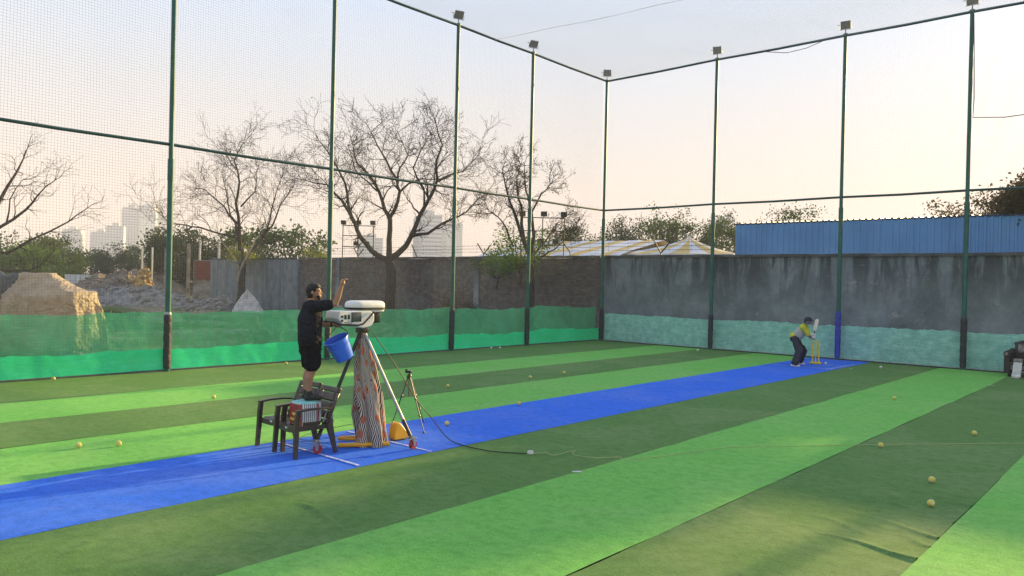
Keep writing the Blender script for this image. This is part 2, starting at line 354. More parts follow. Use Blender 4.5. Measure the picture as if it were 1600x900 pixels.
tb = MB().box((-5.0, 10.75, -0.035), (28.4, 33.9, 0.04)).build('turf_base', 'turf_backing', smooth=False); tag(tb, kind='structure')
RIDGES = [((-7.1, 4.68), (-6.02, 4.53), 0.026, 0.045), ((-7.35, 2.72), (-7.0, 2.40), 0.018, 0.05), ((-6.75, 2.60), (-6.62, 2.30), 0.016, 0.05), ((-6.6, 3.85), (-6.2, 3.80), 0.010, 0.05),
          ((-2.66, 7.72), (-1.75, 7.64), 0.028, 0.04), ((-2.66, 8.72), (-1.75, 8.45), 0.020, 0.045), ((-2.75, 9.50), (-1.75, 9.15), 0.016, 0.05), ((-2.30, 10.20), (-1.75, 10.0), 0.014, 0.05), ((-3.0, 8.3), (-2.2, 8.05), 0.010, 0.06), ((-2.1, 8.25), (-1.75, 8.12), 0.014, 0.04)]
def ridge(x, y):
    z = 0
    for (a, b, h, wd) in RIDGES:
        ax, ay = a; bx, by = b; L2 = (bx - ax) ** 2 + (by - ay) ** 2
        t = ((x - ax) * (bx - ax) + (y - ay) * (by - ay)) / L2; tc = min(1, max(0, t))
        px, py = ax + tc * (bx - ax), ay + tc * (by - ay); d = math.hypot(x - px, y - py - 0.05 * math.sin(tc * 5))
        if d < wd * 3:
            z += h * math.exp(-(d / wd) ** 2) * ((0.25 + 0.75 * tc) if bx > -1.8 else max(0.0, math.sin(math.pi * min(1, max(0, t)))) ** 0.6)
    return z
EDGES = [-19.05, -18.12, -16.07, -14.02, -11.98, -9.93, -7.88, -5.79, -3.765, -1.74, 0.31, 2.36, 4.41, 6.46, 8.5]
KIND = ['light', 'dark', 'light', 'dark', 'light', 'blue', 'dark', 'light', 'dark', 'light', 'dark', 'light', 'dark', 'light']
KIND = ['dark', 'dark'] + KIND[2:]
blue_strip = None
for i in range(len(EDGES) - 1):
    x0, x1 = EDGES[i] + 0.003, EDGES[i + 1] - 0.003; y0, y1 = -6.0, 27.5
    fine = KIND[i] == 'dark' and (-8 < x0 < -5 or -4 < x0 < -1)
    Y = []; y = y0
    while y < y1:
        Y.append(y); y += (0.022 if 2.0 < y < 11.0 else 0.4) if fine else 0.35
    Y.append(y1); nx = 44 if fine else 8; b = MB()
    lift = [0.0, 0.002, 0.001, 0.003][i % 4]
    for yy in Y:
        for k in range(nx + 1):
            xx = x0 + (x1 - x0) * k / nx + ((0.012 * nz(yy, i * 9.1, 0, 0.8) + 0.006 * nz(yy, i * 5.1, 0, 4.0)) if k in (0, nx) and KIND[i] != 'blue' else 0)
            z = lift + 0.004 * nz(xx, yy, i * 3.3, 0.9) + 0.0025 * nz(xx, yy, i, 3.0) + (ridge(xx, yy) if fine else 0)
            b.v.append((xx, yy, z))
    for j in range(len(Y) - 1):
        for k in range(nx): a = j * (nx + 1) + k; b.f.append((a, a + 1, a + nx + 2, a + nx + 1))
    o = b.build('pitch_strip' if KIND[i] == 'blue' else 'turf_strip', 'turf_' + KIND[i], tb, smooth='all', fix=False)
    if KIND[i] == 'blue': blue_strip = o; o['label'] = 'blue artificial turf strip of the cricket pitch'
# painted creases on the pitch
def crease(x0, y0, x1, y1, wd=0.045):
    d = Vector((x1 - x0, y1 - y0, 0)); n = Vector((-d.y, d.x, 0)).normalized() * wd / 2; b = MB(); N = 24
    def fn(u, v):
        p = Vector((x0, y0, 0)) + d * u + n * (2 * v - 1) * (1 + 0.3 * nz(u * 9, v, x0)); return (p.x, p.y, 0.0095 + 0.004 * nz(p.x, p.y, 0, 0.9))
    b.grid(N, 1, fn); b.build('crease_line', 'chalk', blue_strip, smooth='all', fix=False)
crease(-9.90, 6.20, -7.92, 6.16); crease(-9.85, 7.42, -7.90, 7.40)
crease(-9.75, 23.85, -7.95, 23.95, 0.05); crease(-9.7, 25.25, -7.95, 25.3, 0.05); crease(-8.05, 23.7, -8.0, 26.2, 0.05)

# ------------------------------------------------------------------ the long boundary wall
bw = empty('boundary_wall', (0, 28.0, 0), 0, 'long boundary wall of bare brick and stained grey plaster behind the cage', 'wall')
def wallpart(name, x0, x1, mat, top, y0=0.0, th=0.24):
    b = MB(); n = max(6, int((x1 - x0) / 0.5))
    def f(side):
        def fn(u, v):
            x = x0 + (x1 - x0) * u; zt = top + 0.03 * nz(x, 0, 5, 0.5) + 0.025 * nz(x, 0, 9, 2.5)
            return (x, y0 + side + (0.012 * nz(x, v * 3.6, 2, 1.2) if side == 0 else 0), -0.3 + (zt + 0.3) * v)
        return fn
    b.grid(n, 8, f(0)); b.grid(n, 8, f(th)); W_ = n + 1
    o = 8 * W_; o2 = 9 * W_ + 8 * W_
    for i in range(n): b.f.append((o + i, o + i + 1, o2 + i + 1, o2 + i))
    for i in (0, n):
        for j in range(8): b.f.append((j * W_ + i, (j + 1) * W_ + i, 9 * W_ + (j + 1) * W_ + i, 9 * W_ + j * W_ + i))
    return b.build(name, mat, bw, smooth=False)
wallpart('plaster_panel', -19.2, 9.0, 'stained_plaster', 3.62)
wallpart('brick_panel', -42.6, -19.2, 'weathered_brick', 3.60, 0.02)
wallpart('render_panel', -54.0, -42.6, 'cement_render', 3.66, -0.03)
for x in (-26.8, -33.6, -38.4): MB().box((x, -0.03, 1.7), (0.34, 0.10, 3.9), bev=0.01).build('wall_pier', 'stained_plaster', bw)
for (x0, x1) in ((-54.05, -42.7), (-42.6, -19.3), (-19.2, 9.0)):
    b = MB(); b.grid(60, 1, lambda u, v: (x0 + (x1 - x0) * u, -0.06 + 0.36 * v + 0.015 * nz(u * 70, v), 3.70 + 0.03 * nz(u * 50, v * 3, x0)))
    b.grid(60, 1, lambda u, v: (x0 + (x1 - x0) * u, -0.06 + 0.015 * nz(u * 70, 0), 3.60 + (0.10 + 0.03 * nz(u * 50, 0, x0)) * v)); b.build('coping', 'coping_cement', bw)
# angle-iron brackets and wires on the wall top
for i in range(13):
    x = -52 + i * 5.15 + rnd.uniform(-0.4, 0.4)
    if x > -13.6: break
    b = MB(); L = rnd.uniform(0.55, 0.75)
    b.bar([(x, 0.1, 3.62), (x - 0.08 + rnd.uniform(-.05, .05), 0.1, 3.85), (x - 0.42, 0.05, 3.85 + L * 0.75)], 0.045, 0.045, (0, 1, 0))
    if i % 2: b.bar([(x - 0.06, 0.12, 3.80), (x + 0.38, 0.16, 3.80 + L * 0.7)], 0.045, 0.045, (0, 1, 0))
    b.build('wire_bracket', 'steel_dark', bw)
for z in (3.92, 4.08, 4.24):
    b = MB(); pts = [(-54 + i * 1.0, 0.1 + 0.02 * nz(i, z), z + 0.04 * nz(i * 0.7, z, 2)) for i in range(41)]; b.tube(pts, 0.009, 3, False)
    for i in range(0, 40): b.tube([(pts[i][0], 0.1, pts[i][2] - 0.06), (pts[i][0] + 0.03, 0.1, pts[i][2] + 0.06)], 0.006, 3, False)
    b.build('wire', 'steel_dark', bw, smooth=False)

# ------------------------------------------------------------------ net cage: fences, roof net
def cord_grid(b, P, U, V, lu, lv, cell, r, bil, segu, segv, cx=0.0):
    """net of two cord families over the rectangle P + u*U + v*V; bil(u,v) pushes along the normal"""
    U, V, P = Vector(U), Vector(V), Vector(P); N = U.cross(V)
    def line(pts, side):
        o = len(b.v); k = len(pts)
        for p in pts: b.v += [tuple(p + side * r), tuple(p - side * r * 0.5 + N * r * 0.87), tuple(p - side * r * 0.5 - N * r * 0.87)]
        for i in range(k - 1):
            for j in range(3): b.f.append((o + i * 3 + j, o + i * 3 + (j + 1) % 3, o + i * 3 + 3 + (j + 1) % 3, o + i * 3 + 3 + j))
    nu, nv = int(lu / cell), int(lv / cell)
    for i in range(nu + 1):
        u = i * cell; line([P + U * (u + 0.03 * nz(u, lv * t / segv, 4, 0.6)) + V * (lv * t / segv) + N * bil(u, lv * t / segv) for t in range(segv + 1)], U)
    for j in range(nv + 1):
        v = j * cell; line([P + U * (lu * t / segu) + V * (v + 0.04 * nz(lu * t / segu, v, 8, 0.5)) + N * bil(lu * t / segu, v) for t in range(segu + 1)], V)
HM, HT = 5.64, 11.24
def make_post(parent, x, y, pad='pad_black', padh=1.43, inner=(1, 0)):
    b = MB(); b.tube([(x, y, -0.1), (x, y, 5.2)], 0.070, 12); b.tube([(x, y, 5.2), (x, y, HT + 0.04)], 0.060, 12); b.tube([(x, y, 4.75), (x, y, 5.28)], 0.079, 12)
    b.tube([(x, y, HT), (x, y, HT + 0.06)], 0.085, 12)
    p = b.build('post', 'post_green', parent)
    if pad:
        b = MB(); n = 26; pts = []; rr = []
        for i in range(n + 1):
            t = i / n; pts.append((x + 0.008 * nz(i, x), y + 0.008 * nz(i, y, 5), 0.07 + (padh - 0.07) * t)); rr.append((0.096 if 0.03 < t < 0.97 else 0.084) + 0.006 * nz(i * 2.1, x + y) - (0.009 if i % 5 == 2 else 0))
        b.tube(pts, rr, 16); q = b.build('post_padding', pad, p)
        q['label'] = 'blue foam padding wrapped round the post foot' if pad == 'pad_blue' else 'black foam padding wrapped round the post foot'
        b = MB(); b.tube([(x, y, padh - 0.01), (x, y, padh + 0.05)], [0.090, 0.074], 14); b.build('padding_tape', 'pad_tape' if (pad == 'pad_black' and x == LX and y < 10) else ('rubber_grey' if pad == 'pad_black' else pad), p)
    return p
LX, RY = -19.0, 27.55
lf = empty('net_fence', (0, 0, 0), 0, 'tall green post and net fence along the left with green shade cloth at its foot', 'fence')
LY = [-1.3, 3.75, 8.76, 13.52, 18.63, 22.68]
for y in LY: make_post(lf, LX, y)
cy = RY + 0.15
for z, nm in ((HM, 'middle_rail'), (HT, 'top_rail')):
    yy = LY + [cy]
    for a, c in zip(yy[:-1], yy[1:]):
        MB().tube([(LX, a + 0.05, z), (LX, (a + c) / 2, z - 0.02), (LX, c - 0.05, z)], 0.040 if nm == 'middle_rail' else 0.045, 8).build(nm, 'rail_green', lf)
b = MB(); cord_grid(b, (LX - 0.15, -2.0, 0.02), (0, 1, 0), (0, 0, 1), cy + 2.0, HT - 0.02, 0.066, 0.0020, lambda u, v: 0.06 * nz(u, v, 1, 0.35) * min(1.0, v / 4.0), 40, 12)
tag(b.build('net', 'net_cord', lf, smooth=False, fix=False), kind='stuff')
def drape(name, mat, fn, nu, nv, parent): return MB().grid(nu, nv, fn).build(name, mat, parent, smooth='all', fix=False)
def left_cloth(z0, top, off, amp):
    def fn(u, v):
        y = -2.0 + (cy + 1.95) * u; ph = y * 1.0
        zt = top + 0.07 * nz(y, 1, 0, 0.45) + 0.05 * nz(y, 7, 0, 1.7) + 0.025 * nz(y, 3, 0, 6.0) - 0.07 * math.sin(max(0, (y - 8.76) % 5 / 5) * math.pi)
        z = z0 + (zt - z0) * v
        fo = (1 - abs(nz(y * 1.0 + z * 0.8, z * 0.4, 11, 1.6)) * 2) ** 3; return (LX - off - 0.02 + amp * nz(y, z, 2, 1.3) + amp * 0.7 * nz(y, z * 0.3, 5, 4.0) + amp * 0.8 * fo, y, z)
    return fn
drape('shade_cloth', 'shade_net', left_cloth(0.35, 1.50, 0.27, 0.05), 420, 14, lf)
drape('lower_shade_cloth', 'shade_net_dense', left_cloth(0.015, 0.60, 0.07, 0.016), 420, 8, lf)
b = MB(); b.tube([(LX - 0.09 + 0.02 * nz(i, 0, 3), -2 + i * 0.5, 0.03) for i in range(60)], 0.020, 5); b.build('bottom_rope', 'rope_dark', lf)

rf = empty('net_fence', (0, 0, 0), 0, 'tall post and net fence against the grey wall with turquoise cloth at its foot', 'fence')
RX = [(-13.78, 'pad_black', 1.32), (-8.99, 'pad_blue', 1.62), (-5.16, 'pad_black', 1.62), (-0.40, 'pad_black', 1.5), (4.4, 'pad_black', 1.5)]
make_post(rf, LX, cy, 'pad_black', 1.36)
for x, pd, ph in RX: make_post(rf, x, RY, pd, ph)
for z, nm in ((HM, 'middle_rail'), (HT, 'top_rail')):
    xx = [LX] + [r[0] for r in RX]
    for a, c in zip(xx[:-1], xx[1:]):
        ya = cy if a == LX else RY
        MB().tube([(a + 0.05, ya, z), ((a + c) / 2, (ya + RY) / 2, z - 0.02), (c - 0.05, RY, z)], 0.040 if nm == 'middle_rail' else 0.045, 8).build(nm, 'rail_green', rf)
b = MB(); cord_grid(b, (LX, RY + 0.11, 0.02), (1, 0, 0), (0, 0, 1), 24.0, HT - 0.02, 0.050, 0.0011, lambda u, v: 0.05 * nz(u, v, 6, 0.35), 40, 12)
tag(b.build('net', 'net_cord', rf, smooth=False, fix=False), kind='stuff')
def rear_cloth(u, v):
    x = LX + 0.1 + 24.0 * u; zt = 1.17 + 0.05 * nz(x, 0, 3, 0.8) + 0.035 * nz(x, 0, 1, 4.0) + 0.03 * nz(x, 0, 2, 11.0)
    z = 0.012 + (zt - 0.012) * v; return (x, RY + 0.24 + 0.035 * nz(x, z, 9, 1.4) + 0.02 * nz(x, z, 1, 5.0), z)
drape('lower_cloth', 'shade_net_rear', rear_cloth, 420, 12, rf)
b = MB(); b.tube([(LX + 0.1 + i * 0.5, RY + 0.2 + 0.02 * nz(i, 2, 3), 0.03) for i in range(48)], 0.018, 5); b.build('bottom_rope', 'rope_pale', rf)
b = MB(); b.tube([(-5.10, RY - 0.08, HT - 0.1), (-5.06, RY - 0.1, 9.8), (-5.03, RY - 0.1, 8.5), (-5.05, RY - 0.09, 7.9), (-4.2, RY - 0.1, 7.80), (-3.2, RY - 0.1, 7.84), (-2.0, RY - 0.1, 8.05), (-0.4, RY - 0.08, 8.5)], 0.014, 5); b.build('power_cable', 'steel_dark', rf)
b = MB(); b.tube([(-11.9, RY - 0.07, HT - 0.05), (-11.0, RY - 0.1, HT - 0.26), (-10.3, RY - 0.1, HT - 0.22), (-9.6, RY - 0.07, HT - 0.03)], 0.012, 5); b.build('power_cable', 'steel_dark', rf)

rn = MB()
def sag(u, v): # hangs between the rails
    a = math.sin(math.pi * min(1, u / 27.0)); c = math.sin(math.pi * min(1, v / 33.6)); return -0.55 * a * c + 0.05 * nz(u, v, 3, 0.4)
cord_grid(rn, (LX, RY - 33.6, HT - 0.01), (1, 0, 0), (0, 1, 0), 27.0, 33.6, 0.075, 0.0026, sag, 18, 18)
rno = empty('roof_net', (0, 0, 0), 0, 'pale sagging net stretched overhead across the whole cage', 'net')
tag(rn.build('netting', 'net_cord_roof', rno, smooth=False, fix=False), kind='stuff')
for k in range(4):
    v0 = 26.5 - 7.5 * k; MB().tube([(LX + 27 * i / 20, RY - 33.6 + v0, HT - 0.05 + sag(27 * i / 20, v0)) for i in range(21)], 0.006, 5).build('support_wire', 'net_cord_roof', rno)

# floodlights on the posts
def floodlight(x, y, yaw, tilt, label):
    t = empty('floodlight', (x, y, HT + 0.06), yaw, label, 'floodlight', 'floodlights on the cage posts')
    b = MB(); b.tube([(0, 0, 0), (0, 0, 0.14)], 0.018, 8); b.bar([(-0.19, 0.0, 0.30), (-0.19, 0, 0.15), (0.19, 0, 0.15), (0.19, 0, 0.30)], 0.035, 0.008, (0, 1, 0)); b.build('bracket', 'lamp_body', t)
    rot = Matrix.Rotation(tilt, 3, 'X'); c = Vector((0, 0.02, 0.30))
    b = MB(); b.box(c, (0.33, 0.055, 0.27), rot, 0.012)
    for i in range(7): b.box(c + rot @ Vector((-0.14 + i * 0.047, -0.04, 0)), (0.008, 0.035, 0.24), rot)
    h = b.build('housing', 'lamp_body', t); b = MB(); b.box(c + rot @ Vector((0, 0.030, 0)), (0.31, 0.006, 0.25), rot); b.build('lens', 'lamp_glass', h)
    b = MB(); b.box(c + rot @ Vector((0.22, -0.03, 0.02)), (0.09, 0.02, 0.02), rot); b.build('knob', 'lamp_body', h)
floodlight(LX, 18.63, R(-112), R(-38), 'floodlight on the left fence, second post before the corner post')
floodlight(LX, 22.68, R(-112), R(-38), 'floodlight on the left fence, last post before the corner post')
floodlight(LX, cy, R(-140), R(-12), 'floodlight facing forward on the corner post of the cage')
floodlight(-13.78, RY, R(-165), R(-18), 'floodlight on the rear fence, first post right of the corner')
floodlight(-8.99, RY, R(-170), R(-18), 'floodlight on the post with blue padding')
floodlight(-5.16, RY, R(-172), R(-14), 'floodlight on the rightmost post in view')
# ------------------------------------------------------------------ blue shed behind the wall
def sheet_mesh(width, h, name='sheet'):
    b = MB(); pr = []; n = 5; pw = width / n
    for i in range(n):
        x = i * pw; pr += [(x, 0.0), (x + pw * 0.58, 0.0), (x + pw * 0.66, -0.035), (x + pw * 0.92, -0.035)]
    pr.append((width - 0.004, 0.0))
    for z in (0, h):
        for (x, y) in pr: b.v.append((x, y, z))
    k = len(pr)
    for i in range(k - 1): b.f.append((i, i + 1, k + i + 1, k + i))
    return b.mesh(name, 'shed_blue', smooth=False, fix=False)
def shed(x0, n, wd, y, z0, z1, label):
    s = empty('metal_shed', (x0, y, 0), 0, label, 'shed')
    me = sheet_mesh(wd + 0.03, z1 - z0); rm = sheet_mesh(wd + 0.03, 6.2)
    for i in range(n):
        o = bpy.data.objects.new('wall_sheet', me); COL.objects.link(o); o.parent = s; o.location = (i * wd, 0.012 * nz(i * 3.1, x0), z0 + 0.02 * nz(i * 1.7, 2)); o.rotation_euler = (R(rnd.uniform(-.4, .4)), 0, 0)
        q = bpy.data.objects.new('roof_sheet', rm); COL.objects.link(q); q.parent = s; q.location = (i * wd, 0.02, z1 + 0.035); q.rotation_euler = (R(-88), 0, 0)
    MB().box((n * wd / 2, 0.03, z1 + 0.01), (n * wd + 0.1, 0.09, 0.06)).build('roof_trim', 'shed_trim', s)
    for x in (0.06, n * wd - 0.06): MB().box((x, 3.1, (z0 + z1) / 2), (0.05, 6.2, z1 - z0 - 0.05)).build('side_wall', 'shed_blue', s)
    for i in (0, n // 2, n): MB().box((min(max(i * wd, 0.1), n * wd - 0.1), 0.16, z0 / 2 + 0.5), (0.14, 0.14, z0 + 1.0)).build('column', 'steel_dark', s)
shed(-13.35, 9, 1.067, 28.62, 3.60, 4.90, 'blue corrugated metal shed standing behind the grey plaster wall')
shed(-1.9, 8, 1.067, 29.1, 3.0, 4.95, 'added second blue corrugated shed, out of view at right, for its shadow on the turf')  # unseen shed, added so its roof edge shadows the turf at right

# ------------------------------------------------------------------ bare trees
CAM_ROT = math.atan2(0.65785, 0.75279)
def grow(b, p, d, L, r, lvl, rg, tips, up=0.045, wander=0.22):
    segs = 5 if lvl > 1 else 4; pts = [p.copy()]; rr = [r]; spawn = []
    for i in range(segs):
        d = (d + Vector((rg.gauss(0, wander), rg.gauss(0, wander), rg.gauss(0, wander) + up))).normalized(); p = p + d * (L / segs)
        pts.append(p.copy()); rr.append(max(0.0068, r * (1 - 0.62 * (i + 1) / segs))); spawn.append((p.copy(), d.copy(), rr[-1]))
    b.tube(pts, rr, 5 if r > 0.05 else (4 if r > 0.018 else 3), False)
    if lvl <= 0: tips.append((p.copy(), d.copy())); return
    for i, (q, dd, r2) in enumerate(spawn):
        if i == 0 and rg.random() < 0.35: continue
        for _ in range(2 if i == segs - 1 else (1 if rg.random() < 0.92 else 0)):
            ax = dd.orthogonal().normalized(); ax.rotate(Matrix.Rotation(rg.uniform(0, 6.283), 3, dd)); nd = dd.copy(); nd.rotate(Matrix.Rotation(R(rg.uniform(24, 58)), 3, ax))
            grow(b, q, nd, L * rg.uniform(0.50, 0.78), max(0.0075, r2 * rg.uniform(0.5, 0.75)), lvl - 1, rg, tips, up, wander)
def bare_tree(name, loc, limbs, seed, label, mat='bark_dark', lv=2, tl=1.9, depth=1.0, podn=0.25, leafmat='leaf_dry', skip=1):
    rg = random.Random(seed); t = empty(name, loc, CAM_ROT, label, 'tree', 'bare trees beyond the cage')
    tr = MB(); tw = MB(); tips = []
    for k, (pts, r0, r1) in enumerate(limbs):
        n = len(pts); P = []; yd = 0.0; slope = rg.uniform(-0.45, 0.45) * depth if k else 0.0
        for i, q in enumerate(pts):
            if len(q) == 3: P.append(Vector(q))
            else: P.append(Vector((q[0], slope * max(0.0, q[1] - pts[0][1]) + (rg.uniform(-.1, .1) if 0 < i else 0), q[1])))
        # smooth by midpoint subdivision
        S = [P[0]]
        for a, c in zip(P[:-1], P[1:]): S += [(a + c) / 2 + Vector((rg.gauss(0, .03), rg.gauss(0, .03), rg.gauss(0, .03))), c]
        rr = [r0 + (r1 - r0) * i / (len(S) - 1) for i in range(len(S))]
        tr.tube(S, rr, 9)
        for i in range(2 if k else 99, len(S)):
            if i < len(S) * 0.25: continue
            d0 = (S[i] - S[i - 1]).normalized()
            for _ in range(2 if i > len(S) * 0.5 else 1):
                ax = d0.orthogonal().normalized(); ax.rotate(Matrix.Rotation(rg.uniform(0, 6.283), 3, d0)); nd = d0.copy(); nd.rotate(Matrix.Rotation(R(rg.uniform(30, 70)), 3, ax))
                grow(tw, S[i], nd, tl * rg.uniform(0.6, 1.15), max(0.018, rr[i] * 0.5), lv, rg, tips)
        if k: grow(tw, S[-1], (S[-1] - S[-2]).normalized(), tl * 1.1, rr[-1], lv, rg, tips)
    tr.build('trunk', mat, t); tag(tw.build('branches', 'twig', t, smooth=False, fix=False), kind='stuff')
    lf_ = MB()
    for p, d in tips:
        if rg.random() < podn:
            for _ in range(rg.randint(2, 5)):
                leafquad(lf_, p + Vector((rg.gauss(0, .07), rg.gauss(0, .07), rg.gauss(-.03, .07))), rg.uniform(0.022, 0.045), rg)
    if lf_.v: tag(lf_.build('leaves', leafmat, t, smooth=False, fix=False), kind='stuff')
    return t
def leafquad(b, p, s, rg):
    a = Vector((rg.gauss(0, 1), rg.gauss(0, 1), rg.gauss(0, 1))).normalized(); c = a.orthogonal().normalized(); c.rotate(Matrix.Rotation(rg.uniform(0, 6.28), 3, a)); e = a.cross(c)
    b._add([p - c * s, p + e * s * 0.55, p + c * s, p - e * s * 0.55], [(0, 1, 2, 3)])
def cv(pts, ox, oy, scl, bx, by, fx=0, fy=0, k=1.0): return [(((ox + (fx + (x - fx) * k) * 0.3) - bx) / scl, (by - (oy + (fy + (y - fy) * k) * 0.3)) / scl) for x, y in pts]
A = lambda pts: cv(pts, 440, 140, 30.0, 608, 503, 550, 860, 0.86)
big = [([(0, -0.2), (-0.02, 1.2), (0.03, 2.4), (-0.05, 3.3)] + A([(550, 850)]), 0.30, 0.21),
       (A([(545, 862), (500, 850), (440, 810), (370, 730), (330, 640), (270, 540), (205, 470), (150, 410), (60, 400)]), 0.17, 0.03),
       (A([(330, 640), (285, 520), (260, 400), (205, 300), (140, 200), (80, 130)]), 0.085, 0.02),
       (A([(550, 855), (545, 740), (545, 620), (510, 560), (470, 450), (400, 340), (320, 270), (285, 150)]), 0.16, 0.025),
       (A([(545, 620), (580, 560), (608, 450), (590, 380), (520, 260), (470, 180), (430, 100)]), 0.11, 0.02),
       (A([(608, 450), (660, 405), (740, 370), (835, 375)]), 0.06, 0.02), (A([(595, 400), (610, 310), (660, 240), (600, 110)]), 0.06, 0.015),
       (A([(555, 862), (600, 830), (650, 780), (690, 710), (740, 590), (790, 500), (840, 380), (835, 270), (870, 180), (830, 60)]), 0.18, 0.02),
       (A([(690, 715), (780, 700), (860, 640), (940, 600), (1010, 560), (1080, 480)]), 0.095, 0.02), (A([(755, 560), (755, 430), (690, 310), (740, 200), (790, 110)]), 0.06, 0.015),
       (A([(840, 385), (900, 345), (990, 320), (1080, 230)]), 0.06, 0.015), (A([(470, 450), (420, 400), (340, 330), (300, 190)]), 0.05, 0.015)]
bare_tree('bare_tree', (-31.15, 26.0, 0.0), big, 3, 'largest bare tree, three thick limbs spreading in front of the brick wall', lv=2, tl=1.15, podn=0.22)
B_ = lambda pts: cv(pts, 0, 180, 24.0, 374, 489, 1262, 770, 0.88)
t2 = [([(0, -0.2), (0.1, 1.4), (0.15, 2.6)] + B_([(1262, 770)]), 0.27, 0.17),
      (B_([(1262, 770), (1245, 690), (1210, 610), (1180, 520), (1100, 420), (1010, 350), (940, 310)]), 0.12, 0.02),
      (B_([(1240, 690), (1250, 560), (1240, 420), (1270, 300), (1250, 180), (1310, 90)]), 0.13, 0.02), (B_([(1262, 770), (1300, 690), (1370, 600), (1390, 500), (1400, 380), (1430, 240)]), 0.10, 0.02),
      (B_([(1370, 605), (1440, 540), (1500, 420), (1560, 350)]), 0.08, 0.02), (B_([(1215, 610), (1120, 595), (1000, 560), (900, 545), (810, 540), (720, 470)]), 0.075, 0.02),
      (B_([(1250, 560), (1170, 480), (1130, 330), (1090, 220)]), 0.07, 0.015), (B_([(1240, 430), (1330, 340), (1350, 220)]), 0.06, 0.015)]
bare_tree('bare_tree', (-46.6, 26.2, 0.0), t2, 11, 'bare tree with many thin stems in front of the grey rendered wall', lv=2, tl=1.55, podn=0.3)
t2b = [(B_([(1262, 900), (1275, 830), (1330, 720)]) , 0.075, 0.06), (B_([(1330, 720), (1350, 640), (1390, 590)]), 0.06, 0.03), (B_([(1275, 830), (1250, 760), (1210, 690), (1190, 650)]), 0.06, 0.03)]
bare_tree('young_tree', (-45.9, 25.4, 0.2), t2b, 5, 'slim tree with pale sunlit bark beside the many-stemmed bare tree', mat='bark_pale', lv=1, tl=0.9, podn=0.9, leafmat='leaf_yellow')
C_ = lambda pts: cv(pts, 440, 140, 35.6, 826, 525, 1285, 880, 0.79)
t3 = [([(0, -0.2), (-0.05, 1.2), (0.02, 2.3)] + C_([(1285, 880)]), 0.20, 0.15),
      (C_([(1285, 880), (1225, 740), (1165, 570), (1115, 440), (1090, 340)]), 0.10, 0.02), (C_([(1235, 760), (1215, 640), (1210, 520), (1180, 420), (1200, 270)]), 0.09, 0.015),
      (C_([(1285, 880), (1300, 720), (1280, 560), (1240, 420), (1225, 260)]), 0.10, 0.015), (C_([(1280, 560), (1340, 440), (1400, 370)]), 0.05, 0.015),
      (C_([(1300, 890), (1360, 850), (1440, 800), (1500, 740), (1540, 690)]), 0.05, 0.01), (C_([(1290, 870), (1340, 790), (1420, 680), (1480, 590)]), 0.05, 0.012), (C_([(1165, 790), (1120, 680), (1060, 600), (1000, 560)]), 0.05, 0.012)]
bare_tree('bare_tree', (-21.7, 26.1, 0.0), t3, 23, 'thin bare tree behind the last post before the corner, leaves low on its trunk', lv=2, tl=0.62, podn=0.25)
D_ = lambda pts: cv(pts, 0, 180, 28.5, -45, 480)
t4 = [([(0, -0.2), (0.1, 1.5), (0.3, 3.0)] + D_([(-120, 640)]), 0.30, 0.2), (D_([(-120, 640), (0, 545), (130, 450), (200, 380), (290, 300)]), 0.11, 0.02), (D_([(-120, 650), (40, 680), (140, 610), (330, 505), (415, 430)]), 0.10, 0.02),
      (D_([(-120, 640), (-60, 400), (0, 240), (30, 100)]), 0.14, 0.02), (D_([(-110, 700), (30, 770), (160, 765), (240, 710)]), 0.07, 0.02), (D_([(30, 525), (60, 400), (130, 300)]), 0.05, 0.015)]
bare_tree('bare_tree', (-49.8, 12.1, 0.0), t4, 31, 'bare tree at the left edge with only its right-hand branches in view', lv=1, tl=1.3, podn=0.2)

# ------------------------------------------------------------------ leafy trees and shrubs
def leafy_tree(loc, h, rx, seed, label, mat='leaf_green', n=60, per=42, ls=0.16, low=0.25, name='leafy_tree', group='leafy trees beyond the wall', flat=0.5, ry=None):
    rg = random.Random(seed); t = empty(name, loc, rg.uniform(0, 6), label, 'tree' if 'tree' in name else 'shrub', group)
    ry = ry or rx; tr = MB(); cz = h * (low + (1 - low) * 0.5); rz = h * (1 - low) * 0.5; lvs = MB()
    th = h * low * 1.2; tr.tube([(0, 0, -0.3), (rg.gauss(0, .1), rg.gauss(0, .1), th * 0.5), (rg.gauss(0, .15), rg.gauss(0, .15), th)], [0.035 * h, 0.028 * h, 0.022 * h], 7)
    top = Vector((0, 0, th))
    for i in range(n):
        a = rg.uniform(0, 6.283); e = math.asin(rg.uniform(-0.9, 1.0)); q = rg.uniform(0.45, 1.0) ** 0.6; lump = 1 + 0.28 * math.sin(a * 3 + seed) * math.cos(e * 2 + seed * 2)
        c = Vector((math.cos(a) * math.cos(e) * rx * q * lump, math.sin(a) * math.cos(e) * ry * q * lump, cz + math.sin(e) * rz * q * lump))
        if i % 3 == 0: m = (top + c) / 2 + Vector((0, 0, -0.05 * h)); tr.tube([top, m, c], [0.014 * h, 0.009 * h, 0.003 * h], 4, False)
        cr = rg.uniform(0.14, 0.26) * (rx + rz) * 0.5 + 0.10
        for _ in range(per): leafquad(lvs, c + Vector((rg.gauss(0, cr * .6), rg.gauss(0, cr * .6), rg.gauss(0, cr * flat))), ls * rg.uniform(0.6, 1.4), rg)
    tr.build('trunk', 'bark_dark', t, smooth=False); tag(lvs.build('crown', mat, t, smooth=False, fix=False), kind='stuff'); return t
